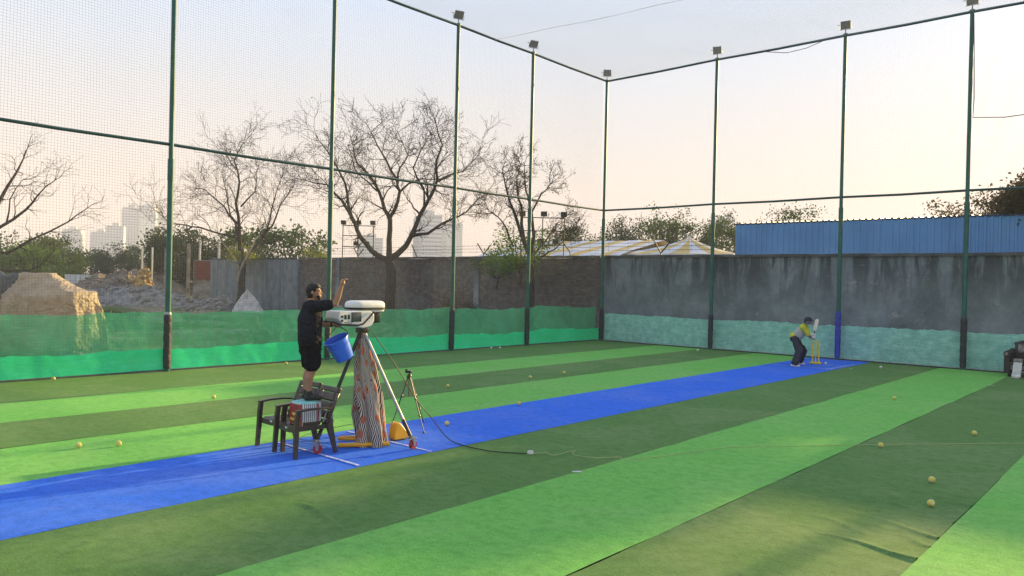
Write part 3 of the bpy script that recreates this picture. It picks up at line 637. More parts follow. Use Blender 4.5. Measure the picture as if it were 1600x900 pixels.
LT = [(-47.8, 64.6, 8.6, 3.0, 'leaf_green', 'small leafy tree behind the tent, nearest the corner post on its left'), (-46.0, 70.6, 9.4, 3.2, 'leaf_dark', 'dark leafy tree behind the tent, right of the corner post'),
      (-41.5, 72.0, 9.9, 1.7, 'leaf_green', 'thin spindly tree top poking above the dark trees by the corner post'), (-37.6, 67.1, 9.9, 3.4, 'leaf_green', 'loose pale green tree behind the tent peak'), (-40.6, 83.9, 10.8, 2.9, 'leaf_dark', 'round dense dark tree left of the blue shed'),
      (-35.0, 72.0, 9.0, 3.2, 'leaf_green', 'low leafy tree between the loose pale tree and the round dark tree'), (-27.1, 69.3, 9.7, 3.4, 'leaf_green', 'leafy treetop showing above the left part of the blue shed roof'), (-15.0, 68.7, 9.6, 2.4, 'leaf_dry', 'thin brownish treetop above the right half of the blue shed')]
for i, (x, y, h, rx, m, lb) in enumerate(LT): leafy_tree((x, y, 0), h, rx, 40 + i, lb, m, n=26 if 'spindly' in lb or 'thin' in lb else 78, per=78, ls=0.115, low=0.3)
leafy_tree((-4.0, 32.2, 0), 6.35, 2.3, 77, 'lacy brownish tree rising above the right end of the blue shed', 'leaf_dry', n=120, per=60, ls=0.055, low=0.52, flat=0.6)
leafy_tree((-3.15, 29.7, 0), 6.2, 1.55, 78, 'added brownish tree close behind the wall at right, its shadow shaping the sunlit turf patch', 'leaf_dry', n=170, per=90, ls=0.06, low=0.74, flat=0.5)  # added dense crown that shades the middle strips and bounds the sunlit patch
FT = [(-103.4, 29.2, 6.6, 4.5, 'leaf_green', 'bushy tree at the far left edge of the tree line'), (-105.9, 34.5, 6.5, 4.2, 'leaf_green', 'second bushy tree from the left in the far tree line'), (-125.0, 45.0, 6.0, 5.0, 'leaf_dark', 'hazy tree of the far tree line below the leftmost tower blocks'),
      (-121.0, 49.4, 6.2, 4.5, 'leaf_dark', 'hazy tree of the far tree line below the stepped tower blocks'), (-112.2, 50.0, 6.5, 4.2, 'leaf_dark', 'hazy tree in the far tree line just left of the nearest green post'), (-89.0, 41.8, 7.6, 3.6, 'leaf_dark', 'dark tree right behind the nearest green post'),
      (-79.0, 37.5, 7.2, 3.6, 'leaf_dark', 'dark tree behind the construction columns'), (-76.0, 43.0, 7.4, 3.4, 'leaf_green', 'leafy tree behind the left end of the rendered wall'), (-66.0, 42.6, 7.3, 3.6, 'leaf_green', 'leafy tree showing over the rendered wall right of the many-stemmed tree'), (-93.0, 28.0, 5.2, 3.4, 'leaf_fresh', 'low fresh green tree in the left tree line behind the tarpaulins')]
for i, (x, y, h, rx, m, lb) in enumerate(FT): leafy_tree((x, y, 0), h, rx, 90 + i, lb, m, n=80, per=64, ls=0.17, low=0.12, group='far tree line on the left')
leafy_tree((-22.6, 26.4, 2.6), 2.4, 1.25, 131, 'fresh green leaf mass hanging over the brick wall beside the thin bare tree', 'leaf_fresh', n=46, per=46, ls=0.055, low=0.15, name='creeper_shrub', group='shrubs by the wall')
leafy_tree((-24.4, 26.8, 2.4), 1.5, 1.1, 133, 'lower spray of green leaves left of the fresh leaf mass on the wall', 'leaf_fresh', n=26, per=40, ls=0.055, low=0.1, name='creeper_shrub', group='shrubs by the wall')
leafy_tree((-27.3, 27.0, 0), 1.7, 0.9, 137, 'thin dull bush growing at the foot of the brick wall', 'leaf_dry', n=30, per=26, ls=0.05, low=0.1, name='wall_bush', group='shrubs by the wall')
leafy_tree((-48.2, 27.1, 2.9), 1.6, 1.1, 139, 'yellow-green leaves sprouting above the left end of the rendered wall', 'leaf_yellow', n=26, per=34, ls=0.07, low=0.1, name='creeper_shrub', group='shrubs by the wall')
leafy_tree((-45.0, 31.0, 2.6), 1.9, 1.2, 141, 'yellow-green bush top just over the rendered wall', 'leaf_yellow', n=26, per=34, ls=0.07, low=0.1, name='wall_bush', group='shrubs by the wall')
# creeper leaves on the trunk of the thin tree
# ------------------------------------------------------------------ tents, lighting frames
def marquee():
    t = empty('marquee_tent', (-38.6, 48.0, 0), R(8), 'long low tent roof in white and yellow stripes behind the corner post', 'tent')
    n = 15; w = 0.86
    for i in range(n):
        x = -6.0 + i * w; b = MB()
        def fn(u, v): return (x + (w - 0.02) * u, -1.0 + 9.0 * v, 4.55 + 1.75 * v ** 0.8 - 0.10 * math.sin(math.pi * v) + 0.05 * nz(x + u * w, v * 4, 2) - 0.03 * abs(u - .5))
        b.grid(4, 8, fn); b.grid(4, 8, lambda u, v: (x + (w - 0.02) * u, 17 - 9.0 * v, 4.55 + 1.75 * v ** 0.8)); b.build('roof_panel', 'tent_yellow' if i % 3 == 1 else 'tent_white', t, smooth='all', fix=False)
    for i in range(5):
        x = -6 + i * 3.2; MB().tube([(x, -1.0, 0), (x, -1.0, 4.6)], 0.05, 6).build('tent_pole', 'steel_white', t); MB().tube([(x, 17, 0), (x, 17, 4.6)], 0.05, 6).build('tent_pole', 'steel_white', t)
    for i in range(15): MB().grid(3, 2, lambda u, v: (-6 + i * w + (w - .02) * u, -1.02 + 0.04 * nz(u * 3, i), 4.55 - 0.5 * v)).build('valance', 'tent_white' if i % 2 else 'tent_yellow', t, smooth='all', fix=False)
    p = empty('peaked_tent', (-29.6, 55.2, 0), R(10), 'pointed white and yellow tent beside the blue shed', 'tent'); h = 4.7
    cs = [(-h, -h), (h, -h), (h, h), (-h, h)]
    for s in range(4):
        a, c = Vector((*cs[s], 0)), Vector((*cs[(s + 1) % 4], 0))
        for k in range(6):
            e0, e1 = a.lerp(c, k / 6), a.lerp(c, (k + 1) / 6 - 0.003); b = MB()
            def fn(u, v):
                e = e0.lerp(e1, u); q = e * (1 - v); return (q.x, q.y, 4.85 + 1.5 * (0.55 * v + 0.45 * v ** 3) + 0.02 * nz(q.x, q.y, 1, 2))
            b.grid(2, 8, fn); b.build('roof_panel', 'tent_yellow' if k % 2 else 'tent_white', p, smooth='all', fix=False)
        MB().tube([(a.x, a.y, 0), (a.x, a.y, 4.85)], 0.06, 6).build('tent_pole', 'steel_white', p)
        MB().grid(8, 2, lambda u, v: (*(a.lerp(c, u) * 1.002).xy, 4.85 - 0.45 * v)).build('valance', 'tent_white', p, smooth='all', fix=False)
    MB().lathe([(0.10, 6.30), (0.06, 6.42), (0.0001, 6.55)], 8).build('finial', 'tent_white', p)
marquee()
def light_frame(loc, rz, wd, z0, z1, label):
    t = empty('light_frame', loc, rz, label, 'light frame', 'lamp frames behind the wall')
    for x in (0, wd / 2, wd): MB().tube([(x, 0, 0), (x, 0, z1 if x != wd / 2 else z1)], 0.035, 6).build('upright', 'steel_dark', t)
    for z in (z1, z1 - 0.62 * (z1 - z0), z1 - 0.3 * (z1 - z0)): MB().tube([(-0.05, 0, z), (wd + 0.05, 0, z)], 0.028, 6).build('crossbar', 'steel_dark', t)
    for x, z in ((0.05, z1 + 0.18), (wd * 0.52, z1 + 0.2), (wd * 0.98, z1 + 0.2), (wd * 0.45, z1 - 0.62 * (z1 - z0) + 0.2), (wd * 0.8, z1 - 0.62 * (z1 - z0) + 0.2)):
        b = MB(); b.box((x, -0.12, z), (0.34, 0.12, 0.27), Matrix.Rotation(R(rnd.uniform(15, 40)), 3, 'X'), 0.02); b.tube([(x, 0, z - 0.2), (x, -0.08, z)], 0.02, 5); b.build('lamp_head', 'lamp_body', t)
light_frame((-41.3, 30.4, 0), R(41), 2.0, 3.7, 5.9, 'steel lamp frame behind the big bare tree, left of its trunk')
light_frame((-27.3, 31.9, 0), R(41), 2.35, 3.6, 6.0, 'steel lamp frame behind the thin bare tree near the corner')

# ------------------------------------------------------------------ far towers
def tower(x, y, wd, dp, h, label, mat='tower_pale', cap='flat', steps=()):
    t = empty('tower_block', (x, y, -0.1), R(-28), label, 'building', 'far tower blocks')
    MB().box((0, 0, h / 2), (wd, dp, h)).build('wall', mat, t, smooth=False)
    for (ox, w2, h2) in steps: MB().box((ox, 0.6, h2 / 2), (w2, dp * 0.8, h2)).build('wing', mat, t, smooth=False)
    b = MB(); b.box((0, 0, h + 0.6), (wd * 1.02, dp * 1.02, 1.2)); b.box((wd * 0.1, 0, h + 3.0), (wd * 0.35, dp * 0.4, 4.0)); b.build('roof_parapet', 'steel_white', t, smooth=False)
    if cap == 'dome': MB().lathe([(wd * .42, h + 1.2), (wd * .42, h + 4), (wd * .36, h + 7), (wd * .2, h + 9.5), (0.01, h + 10.3)], 16).build('dome', 'steel_white', t)
    for i in range(4): MB().box((-wd / 2 + wd * (i + 0.5) / 4, -dp / 2 - 0.7, h / 2), (wd * 0.09, 1.4, h * 0.97)).build('balcony_stack', 'tower_grey', t, smooth=False)
tower(-1089, 377, 34, 20, 57, 'wide far tower block farthest to the left', 'tower_grey'); tower(-1066, 402, 28, 20, 55, 'far tower block just right of the leftmost one', 'tower_grey')
tower(-943, 372, 24, 18, 57, 'lower grey far tower left of the tall pair', 'tower_grey', steps=((-14, 10, 44),)); tower(-981, 405, 24, 18, 83, 'tall far tower left of the domed one'); tower(-966, 419, 26, 18, 80, 'tall far tower with a domed top', cap='dome'); tower(-1004, 451, 26, 18, 78, 'far tower right behind the nearest green post')
tower(-445, 408, 24, 16, 52, 'pale broad far building behind the right limb of the big bare tree'); tower(-467, 455, 18, 14, 50, 'narrow far building right of the pale broad one', 'tower_grey'); tower(-558, 442, 28, 16, 39, 'low far building seen through the left limb of the big bare tree', 'tower_grey')

# ------------------------------------------------------------------ lot: mounds, tarpaulins, construction
def mound(name, loc, rx, ry, h, mat, label, seed, flat=0.0, group='heaps on the open lot', cat='mound', rz=0):
    b = MB(); n, k = 44, 14
    def fn(u, v):
        a = u * 2 * math.pi; q = v; ed = 1 + 0.22 * nz(math.cos(a) * 1.5, math.sin(a) * 1.5, seed); x, y = math.cos(a) * rx * q * ed, math.sin(a) * ry * q * ed
        s = max(0, 1 - max(0, (q - flat) / (1 - flat))); z = h * (s ** 1.25) * (1 + 0.22 * nz(x, y, seed, 0.9)) + 0.10 * h * nz(x, y, seed + 4, 2.2) * min(1, s * 4) + 0.03 * h * nz(x, y, seed, 6)
        return (x, y, z - 0.25 * q)
    b.grid(n, k, fn, close_u=True); o = b.build(name, mat, None, smooth='all', fix=False, loc=loc, rotz=rz)
    if mat in ('rubble', 'soil', 'dry_straw'):
        rg = random.Random(seed); s_ = MB()
        for i in range(420):
            p = Vector(fn(rg.random(), rg.uniform(0.1, 1.0))); r = abs(rg.gauss(0, 0.07)) + 0.04; s_.sphere(p + Vector((0, 0, r * 0.2)), r, 5, (rg.uniform(.6, 1.4), rg.uniform(.6, 1.4), rg.uniform(.5, 1.0)), Matrix.Rotation(rg.uniform(0, 3), 3, 'Z').to_quaternion())
        tag(s_.build('stones', {'soil': 'soil_clod'}.get(mat, mat), o, smooth=False, fix=False), kind='stuff')
    return tag(o, label, cat, group)
mound('soil_mound', (-63.5, 25.6, 0), 5.5, 4.5, 2.75, 'soil', 'dark soil mound left of the straw heap', 3); mound('soil_mound', (-72.0, 27.0, 0), 5.5, 4.5, 2.5, 'soil', 'brown soil mound behind the dark one, farther left', 8)
mound('straw_heap', (-58.0, 24.8, 0.3), 1.7, 1.4, 2.2, 'dry_straw', 'orange straw heap lit by the sun beside the nearest post', 5, 0.22, cat='heap'); mound('rubble_bank', (-53.5, 22.0, 0), 9.0, 2.6, 1.5, 'rubble', 'long grey bank of rubble behind the nearest post', 12, 0.2, rz=R(40), cat='heap')
mound('rubble_bank', (-46.5, 24.6, 0), 4.5, 1.6, 1.0, 'rubble', 'low grey rubble bank in front of the rendered wall', 15, 0.2, rz=R(15), cat='heap'); mound('soil_mound', (-81.5, 35.4, 0), 8.0, 6.0, 2.55, 'soil', 'flat-topped soil mound that carries the two workers', 19, 0.45)
mound('rubble_bank', (-36.0, 25.6, 0), 7.0, 1.5, 0.7, 'rubble', 'low rubble along the foot of the bare brick wall', 25, 0.2, cat='heap')
def sack_heap():
    b = MB(); b.grid(30, 10, lambda u, v: ((lambda a, q: (math.cos(a) * 0.95 * q * (1 + .2 * math.cos(3 * a)), math.sin(a) * 0.6 * q, 1.15 * (1 - q) ** 0.8 * (1 + .25 * math.sin(2 * a + 1)) + 0.07 * nz(math.cos(a) * 3, math.sin(a) * 3, q * 4)))(u * 6.2832, v)), close_u=True)
    tag(b.build('sack_cover', 'sack_white', None, smooth='all', fix=False, loc=(-42.2, 24.2, 0.25), rotz=0.6), 'pale pointed sheet-covered pile at the foot of the rendered wall', 'pile')
    b = MB(); b.grid(30, 8, lambda u, v: ((lambda a, q: (math.cos(a) * 1.0 * q, math.sin(a) * 0.7 * q, 0.55 * (1 - q) ** 0.7 + 0.06 * nz(math.cos(a) * 3, math.sin(a) * 3, q * 4 + 3)))(u * 6.2832, v)), close_u=True)
    tag(b.build('sack_cover', 'tarp_grey', None, smooth='all', fix=False, loc=(-43.6, 24.0, 0.2), rotz=0.4), 'low grey sheet-covered pile left of the pale pointed pile', 'pile')
sack_heap()
def draped_sheet(name, loc, rz, size, n, boxes, h0, mat, label, frames=62, rot=0.0, seed=1, bend=0.12):
    """a real cloth dropped over stacked boxes, then frozen as a mesh"""
    rg = random.Random(seed); tmp = []
    fl = MB(); fl.box((0, 0, -0.5), (30, 30, 1.0)); srcs = [fl]
    for (x, y, sx, sy, sz, r) in boxes: q = MB(); q.box((x, y, sz / 2), (sx, sy, sz), Matrix.Rotation(r, 3, 'Z')); srcs.append(q)
    for q in srcs:
        o = q.build('collider', 'soil', smooth=False); o.modifiers.new('c', 'COLLISION'); o.collision.thickness_outer = 0.02; o.collision.cloth_friction = 10; tmp.append(o)
    b = MB(); c, s = math.cos(rot), math.sin(rot)
    for j in range(n + 1):
        for i in range(n + 1):
            x = (i / n - .5) * size[0]; y = (j / n - .5) * size[1]; b.v.append((c * x - s * y, s * x + c * y, h0 + 0.05 * rg.random() + 0.06 * math.sin(x * 3 + seed) * math.cos(y * 2.3)))
    for j in range(n):
        for i in range(n): a = j * (n + 1) + i; b.f.append((a, a + 1, a + n + 2, a + n + 1))
    o = b.build('sheet_sim', mat, smooth='all', fix=False); m = o.modifiers.new('cloth', 'CLOTH'); st = m.settings
    st.quality = 5; st.mass = 0.35; st.tension_stiffness = 12; st.compression_stiffness = 6; st.shear_stiffness = 4; st.bending_stiffness = bend; st.air_damping = 1
    m.collision_settings.distance_min = 0.02; m.collision_settings.use_self_collision = False; m.point_cache.frame_end = frames
    for f in range(1, frames + 1): sc.frame_set(f)
    dg = bpy.context.evaluated_depsgraph_get(); me = bpy.data.meshes.new_from_object(o.evaluated_get(dg)); me.name = name
    for q in tmp + [o]: bpy.data.objects.remove(q)
    sc.frame_set(1); me.shade_smooth()
    for v in me.vertices: v.co.z = max(v.co.z, 0.015)
    r = bpy.data.objects.new(name, me); COL.objects.link(r); r.location = loc; r.rotation_euler[2] = rz
    return tag(r, label, 'tarpaulin', 'tarpaulins over stacked goods beyond the left fence')
draped_sheet('tarpaulin', (-25.95, 8.35, -0.05), CAM_ROT, (6.6, 6.4), 66, [(0.0, 0.0, 1.9, 1.5, 1.75, 0.1), (-0.45, 0.15, 0.75, 0.9, 2.38, 0.4), (0.75, -0.1, 0.8, 0.9, 1.85, -0.25)], 2.75, 'tarp_beige', 'large beige tarpaulin draped over a heap outside the left fence', rot=0.35, seed=2)
draped_sheet('tarpaulin', (-27.7, 6.2, -0.05), CAM_ROT, (6.6, 6.4), 66, [(0.1, 0.0, 1.7, 1.4, 1.6, -0.1), (0.35, -0.1, 0.7, 0.7, 2.15, 0.5), (-0.6, 0.2, 0.7, 0.9, 1.95, 0.2)], 2.6, 'tarp_grey', 'dark grey tarpaulin with sharp folds left of the beige one', rot=-0.3, seed=6)
far_ = mound('tarpaulin', (-30.2, 8.2, 0), 3.0, 1.6, 2.25, 'tarp_grey', 'flat-topped grey tarpaulin behind the beige and dark ones', 9, 0.55, 'tarpaulins over stacked goods beyond the left fence', 'tarpaulin', R(35))
# construction yard
yard = [(-63.3, 27.0, 4.6, 0.10, 'steel_white', 'leftmost slim white column left of the nearest post'), (-62.6, 27.5, 4.6, 0.09, 'steel_white', 'second slim white column left of the nearest post'), (-61.5, 28.1, 4.5, 0.16, 'rubble', 'wide grey column just left of the nearest post'),
        (-59.9, 27.7, 4.1, 0.07, 'steel_white', 'slim white pole right of the nearest post'), (-58.7, 28.6, 4.9, 0.20, 'rubble', 'wide grey steel column right of the nearest post'), (-57.9, 29.1, 5.2, 0.12, 'steel_white', 'tall white column beside the wide grey one'), (-57.0, 30.2, 5.3, 0.14, 'steel_white', 'white column rising behind the red brick stub')]
for x, y, h, wd, m, lb in yard:
    t = empty('steel_column', (x, y, 0), CAM_ROT, lb, 'column', 'columns of the building site')
    b = MB(); b.box((0, -wd / 2, h / 2), (wd, 0.02, h)); b.box((0, wd / 2, h / 2), (wd, 0.02, h)); b.box((0, 0, h / 2), (0.02, wd - 0.02, h)); b.build('shaft', m, t, smooth=False); MB().box((0, 0, 0.04), (wd * 2.2, wd * 2.2, 0.2)).build('base_plate', 'steel_dark', t, smooth=False)
def brick_stub():
    t = empty('brick_stub', (-55.9, 28.5, 0), CAM_ROT, 'unfinished red brick wall stub beside the rendered wall', 'wall')
    me = MB().box((0, 0, 0), (0.235, 0.11, 0.075), bev=0.004).mesh('brick', 'red_brick', smooth=False)
    for r in range(16):
        for c in range(6):
            o = bpy.data.objects.new('brick', me); COL.objects.link(o); o.parent = t; o.location = (-0.7 + c * 0.25 + (0.125 if r % 2 else 0), 0.01 * rnd.uniform(-1, 1), 2.2 + r * 0.086)
    MB().box((0, 0.16, 1.6), (1.8, 0.18, 4.0)).build('core', 'rubble', t, smooth=False)
brick_stub()
pf = empty('panel_fence', (-80.5, 29.0, 0), CAM_ROT, 'pale low panel fence beyond the beige tarpaulin', 'fence')
for i in range(8): MB().box((-1.8 + i * 0.52, 0, 1.3), (0.46, 0.05, 1.9)).build('panel', 'steel_white', pf, smooth=False)
# grass on the lot
gb = MB(); rg = random.Random(5)
for i in range(5200):
    x = rg.uniform(-44, -19.7); y = rg.uniform(4, 27.3)
    if nz(x, y, 0, 0.25) < -0.15: continue
    z = hgt(x, y); h = rg.uniform(0.06, 0.24)
    for k in range(3):
        a = rg.uniform(0, 6.28); dx, dy = math.cos(a) * 0.03, math.sin(a) * 0.03; lx, ly = rg.gauss(0, .06), rg.gauss(0, .06)
        gb._add([(x - dx, y - dy, z - .01), (x + dx, y + dy, z - .01), (x + lx, y + ly, z + h)], [(0, 1, 2)])
tag(gb.build('grass_tufts', 'grass_blade', smooth=False, fix=False), 'short rough grass on the open lot beyond the left fence', 'grass', kind='stuff')
# ------------------------------------------------------------------ foreground materials
simple('chair_brown', (0.060, 0.042, 0.034), (0.038, 0.027, 0.023), 9, 0.38, bmp=0.06)
simple('machine_white', (0.74, 0.74, 0.73), (0.60, 0.60, 0.58), 5, 0.35, bmp=0.02); simple('rubber_black', (0.015, 0.015, 0.016), None, 10, 0.55); simple('plastic_black', (0.022, 0.023, 0.025), None, 8, 0.35, bmp=0.03)
simple('screen_grey', (0.10, 0.11, 0.115), (0.075, 0.08, 0.085), 20, 0.2, bmp=0); simple('tube_white', (0.60, 0.61, 0.60), (0.42, 0.43, 0.43), 7, 0.4, 0.2)
simple('castor_red', (0.42, 0.035, 0.035), (0.25, 0.02, 0.02), 8, 0.4); simple('yellow_paint', (0.72, 0.36, 0.015), (0.58, 0.27, 0.012), 6, 0.45); simple('stump_yellow', (0.80, 0.64, 0.04), (0.66, 0.52, 0.03), 6, 0.45)
simple('bucket_blue', (0.06, 0.19, 0.80), (0.05, 0.155, 0.70), 5, 0.35, bmp=0.03); simple('sticker', (0.55, 0.45, 0.18), (0.10, 0.09, 0.09), 60, 0.5, bmp=0)
simple('skin', (0.36, 0.19, 0.115), (0.30, 0.15, 0.09), 12, 0.55, bmp=0.05); simple('hair_black', (0.012, 0.010, 0.010), (0.006, 0.005, 0.005), 60, 0.6, bmp=0.8, bd=0.006)
simple('shirt_black', (0.020, 0.021, 0.028), (0.013, 0.014, 0.018), 5, 0.9, 0, 0.12, bmp=0.5, bd=0.02); simple('shorts_black', (0.011, 0.011, 0.013), None, 6, 0.9, 0, 0.12, bmp=0.5, bd=0.015)
simple('ball_yellow', (0.66, 0.58, 0.12), (0.50, 0.44, 0.10), 40, 0.7, bmp=0.15, bd=0.002); simple('ball_white', (0.70, 0.70, 0.64), (0.5, 0.5, 0.45), 30, 0.7)
simple('shoe_white', (0.70, 0.70, 0.70), None, 8, 0.5); simple('navy', (0.016, 0.019, 0.034), (0.010, 0.012, 0.022), 9, 0.6, bmp=0.3); simple('jersey_yellow', (0.55, 0.55, 0.05), (0.42, 0.42, 0.04), 6, 0.8, bmp=0.4); simple('jersey_grey', (0.42, 0.43, 0.40), (0.3, 0.31, 0.29), 6, 0.8, bmp=0.4)
simple('bat_willow', (0.62, 0.56, 0.46), (0.50, 0.44, 0.34), 8, 0.5); simple('glove_white', (0.66, 0.66, 0.64), (0.45, 0.45, 0.44), 9, 0.6); simple('teal', (0.03, 0.42, 0.28), None, 8, 0.5)
simple('leather_dark', (0.045, 0.038, 0.036), (0.022, 0.02, 0.02), 7, 0.5, bmp=0.4, bd=0.01); simple('cushion_pattern', (0.34, 0.31, 0.30), (0.06, 0.05, 0.05), 24, 0.85); simple('tin_bronze', (0.20, 0.17, 0.12), (0.10, 0.085, 0.065), 8, 0.4, 0.5)
simple('bag_aqua', (0.25, 0.58, 0.55), (0.15, 0.42, 0.42), 8, 0.7, bmp=0.6, bd=0.01); simple('cable_black', (0.012, 0.014, 0.013), None, 8, 0.6); simple('string_green', (0.42, 0.48, 0.20), None, 8, 0.8); simple('paper_white', (0.70, 0.70, 0.68), None, 8, 0.8)
simple('print_yellow', (0.72, 0.50, 0.08), (0.6, 0.36, 0.05), 12, 0.6); simple('print_red', (0.36, 0.045, 0.03), (0.22, 0.03, 0.02), 7, 0.55, bmp=0.3); simple('plastic_clear', (0.60, 0.62, 0.62), (0.4, 0.42, 0.42), 14, 0.3)
simple('print_maroon', (0.30, 0.03, 0.05), None, 7, 0.6); simple('print_dark', (0.07, 0.055, 0.05), None, 10, 0.6); simple('worker_tan', (0.45, 0.36, 0.22), None, 5, 0.9); simple('worker_pink', (0.45, 0.25, 0.20), None, 5, 0.9)
def stripe_mat():      # bag side
    m, t, b = base('bag_stripes', 0.7); wv = _n(t, 'TexWave'); wv.bands_direction = 'Y'; wv.inputs['Scale'].default_value = 11.0; wv.inputs['Distortion'].default_value = 0.4
    t.links.new(_coord(t, 'Object'), wv.inputs[0]); t.links.new(_ramp(t, wv.outputs[1], [(0.3, (0.16, 0.16, 0.17)), (0.5, (0.58, 0.58, 0.57))]), b.inputs['Base Color'])
stripe_mat()
def sheet_print():     # black and white striped cloth with orange flowers
    m, t, b = base('printed_cloth', 0.85, 0, 0.2); uv = _n(t, 'TexCoord').outputs['UV']
    mp = _n(t, 'Mapping'); mp.inputs['Scale'].default_value = (1.0, 0.85, 1); t.links.new(uv, mp.inputs[0]); v = mp.outputs[0]
    wn = _noise(t, v, 3.0, 3); add = _n(t, 'VectorMath', operation='ADD'); sc_ = _n(t, 'VectorMath', operation='SCALE'); sc_.inputs['Scale'].default_value = 0.14
    nv = _n(t, 'TexNoise'); nv.inputs['Scale'].default_value = 3.5; t.links.new(v, nv.inputs[0]); t.links.new(nv.outputs[1], sc_.inputs[0]); t.links.new(v, add.inputs[0]); t.links.new(sc_.outputs[0], add.inputs[1])
    rt = _n(t, 'Mapping'); rt.inputs['Rotation'].default_value = (0, 0, R(16)); t.links.new(add.outputs[0], rt.inputs[0])
    wv = _n(t, 'TexWave'); wv.bands_direction = 'X'; wv.inputs['Scale'].default_value = 19.0; wv.inputs['Distortion'].default_value = 3.5; wv.inputs['Detail'].default_value = 1; t.links.new(rt.outputs[0], wv.inputs[0])
    col = _ramp(t, wv.outputs[1], [(0.50, (0.045, 0.032, 0.030)), (0.64, (0.62, 0.53, 0.44))])
    vo = _n(t, 'TexVoronoi'); vo.inputs['Scale'].default_value = 9.5; vo.inputs['Randomness'].default_value = 0.8; t.links.new(add.outputs[0], vo.inputs[0])
    col = _mix(t, _ramp(t, vo.outputs[0], [(0.26, _g(0.85)), (0.36, _g(0))]), col, (0.42, 0.095, 0.04))
    vo2 = _n(t, 'TexVoronoi'); vo2.inputs['Scale'].default_value = 11.0; sh = _n(t, 'Mapping'); sh.inputs['Location'].default_value = (0.37, 0.21, 0); t.links.new(add.outputs[0], sh.inputs[0]); t.links.new(sh.outputs[0], vo2.inputs[0])
    col = _mix(t, _ramp(t, vo2.outputs[0], [(0.10, _g(1)), (0.15, _g(0))]), col, (0.03, 0.028, 0.03))
    t.links.new(col, b.inputs['Base Color'])
sheet_print()

# ------------------------------------------------------------------ plastic armchairs
def make_chair(loc, rz, label):
    t = empty('plastic_armchair', loc, rz, label, 'chair', 'brown plastic armchairs')   # faces local -y
    hw, fy, by = 0.265, -0.27, 0.27
    b = MB()
    def seat(u, v):
        x = -0.235 + 0.47 * u; y = -0.27 + 0.49 * v; return (x * (1 - 0.10 * v), y, 0.415 - 0.035 * math.sin(math.pi * u) * (0.5 + 0.5 * v) - 0.02 * v - (0.035 * (1 - v * 8) if v < 0.125 else 0))
    b.grid(16, 16, seat); n0 = len(b.v); b.grid(16, 16, lambda u, v: tuple(Vector(seat(u, v)) - Vector((0, 0, 0.022))))
    W_ = 17
    for i in range(16):
        b.f += [(i, i + 1, n0 + i + 1, n0 + i), (16 * W_ + i, 16 * W_ + i + 1, n0 + 16 * W_ + i + 1, n0 + 16 * W_ + i), (i * W_, (i + 1) * W_, n0 + (i + 1) * W_, n0 + i * W_), (i * W_ + 16, (i + 1) * W_ + 16, n0 + (i + 1) * W_ + 16, n0 + i * W_ + 16)]
    so_ = b.build('seat', 'chair_brown', t, smooth='all'); MB().box((0.0, -0.274, 0.375), (0.05, 0.006, 0.022), bev=0.002).build('badge', 'paper_white', so_)
    MB().bar([(-0.225, -0.255, 0.365), (0, -0.262, 0.355), (0.225, -0.255, 0.365)], 0.025, 0.075, (0, 1, 0)).build('front_apron', 'chair_brown', t)
    for s in (-1, 1):
        MB().bar([(s * 0.285, -0.29, 0.0), (s * 0.272, -0.275, 0.3), (s * 0.268, -0.268, 0.50), (s * 0.272, -0.25, 0.615)], [0.055, 0.062, 0.062, 0.058], [0.035, 0.042, 0.045, 0.045], (0, 1, 0)).build('leg', 'chair_brown', t)
        MB().bar([(s * 0.245, 0.345, 0.0), (s * 0.235, 0.30, 0.18), (s * 0.225, 0.245, 0.40), (s * 0.222, 0.235, 0.47)], [0.045, 0.065, 0.10, 0.10], [0.03, 0.035, 0.04, 0.035], (0, 1, 0)).build('leg', 'chair_brown', t)
        MB().bar([(s * 0.272, -0.282, 0.622), (s * 0.275, -0.10, 0.635), (s * 0.268, 0.10, 0.632), (s * 0.245, 0.27, 0.615)], [0.055, 0.062, 0.058, 0.045], 0.024, (1, 0, 0)).build('armrest', 'chair_brown', t)
        MB().bar([(s * 0.225, -0.26, 0.37), (s * 0.225, 0.24, 0.37)], 0.02, 0.055, (1, 0, 0)).build('side_apron', 'chair_brown', t)
    # backrest: frame with vertical slats and slots, raked backwards
    def bp(x, h): return (x * (1 - 0.06 * h), 0.215 + 0.20 * h + 0.10 * (x * x) * -2.0, 0.40 + 0.47 * h)
    def piece(x0, x1, h0, h1, th=0.018):
        b = MB(); n = 6
        for o in (0.0, th):
            b.grid(n, 4, lambda u, v: tuple(Vector(bp(x0 + (x1 - x0) * u, h0 + (h1 - h0) * v)) + Vector((0, o, 0))))
        N = (n + 1) * 5
        for i in range(n): b.f += [(i, i + 1, N + i + 1, N + i), (4 * (n + 1) + i, 4 * (n + 1) + i + 1, N + 4 * (n + 1) + i + 1, N + 4 * (n + 1) + i)]
        for j in range(4): b.f += [(j * (n + 1), (j + 1) * (n + 1), N + (j + 1) * (n + 1), N + j * (n + 1)), (j * (n + 1) + n, (j + 1) * (n + 1) + n, N + (j + 1) * (n + 1) + n, N + j * (n + 1) + n)]
        return b
    piece(-0.25, 0.25, 0.86, 1.0, 0.024).build('top_rail', 'chair_brown', t, smooth='all')
    for h0, h1 in ((0.0, 0.10), (0.14, 0.34), (0.37, 0.58), (0.61, 0.83)): piece(-0.20, 0.20, h0, h1).build('back_slat', 'chair_brown', t, smooth='all')
    for s in (-1, 1): piece(s * 0.25, s * 0.20, 0.0, 0.86, 0.026).build('back_post', 'chair_brown', t, smooth='all')
    return t
ch1 = make_chair((-9.02, 6.07, 0.012), R(-4), 'brown plastic armchair carrying the striped bag the man stands on')
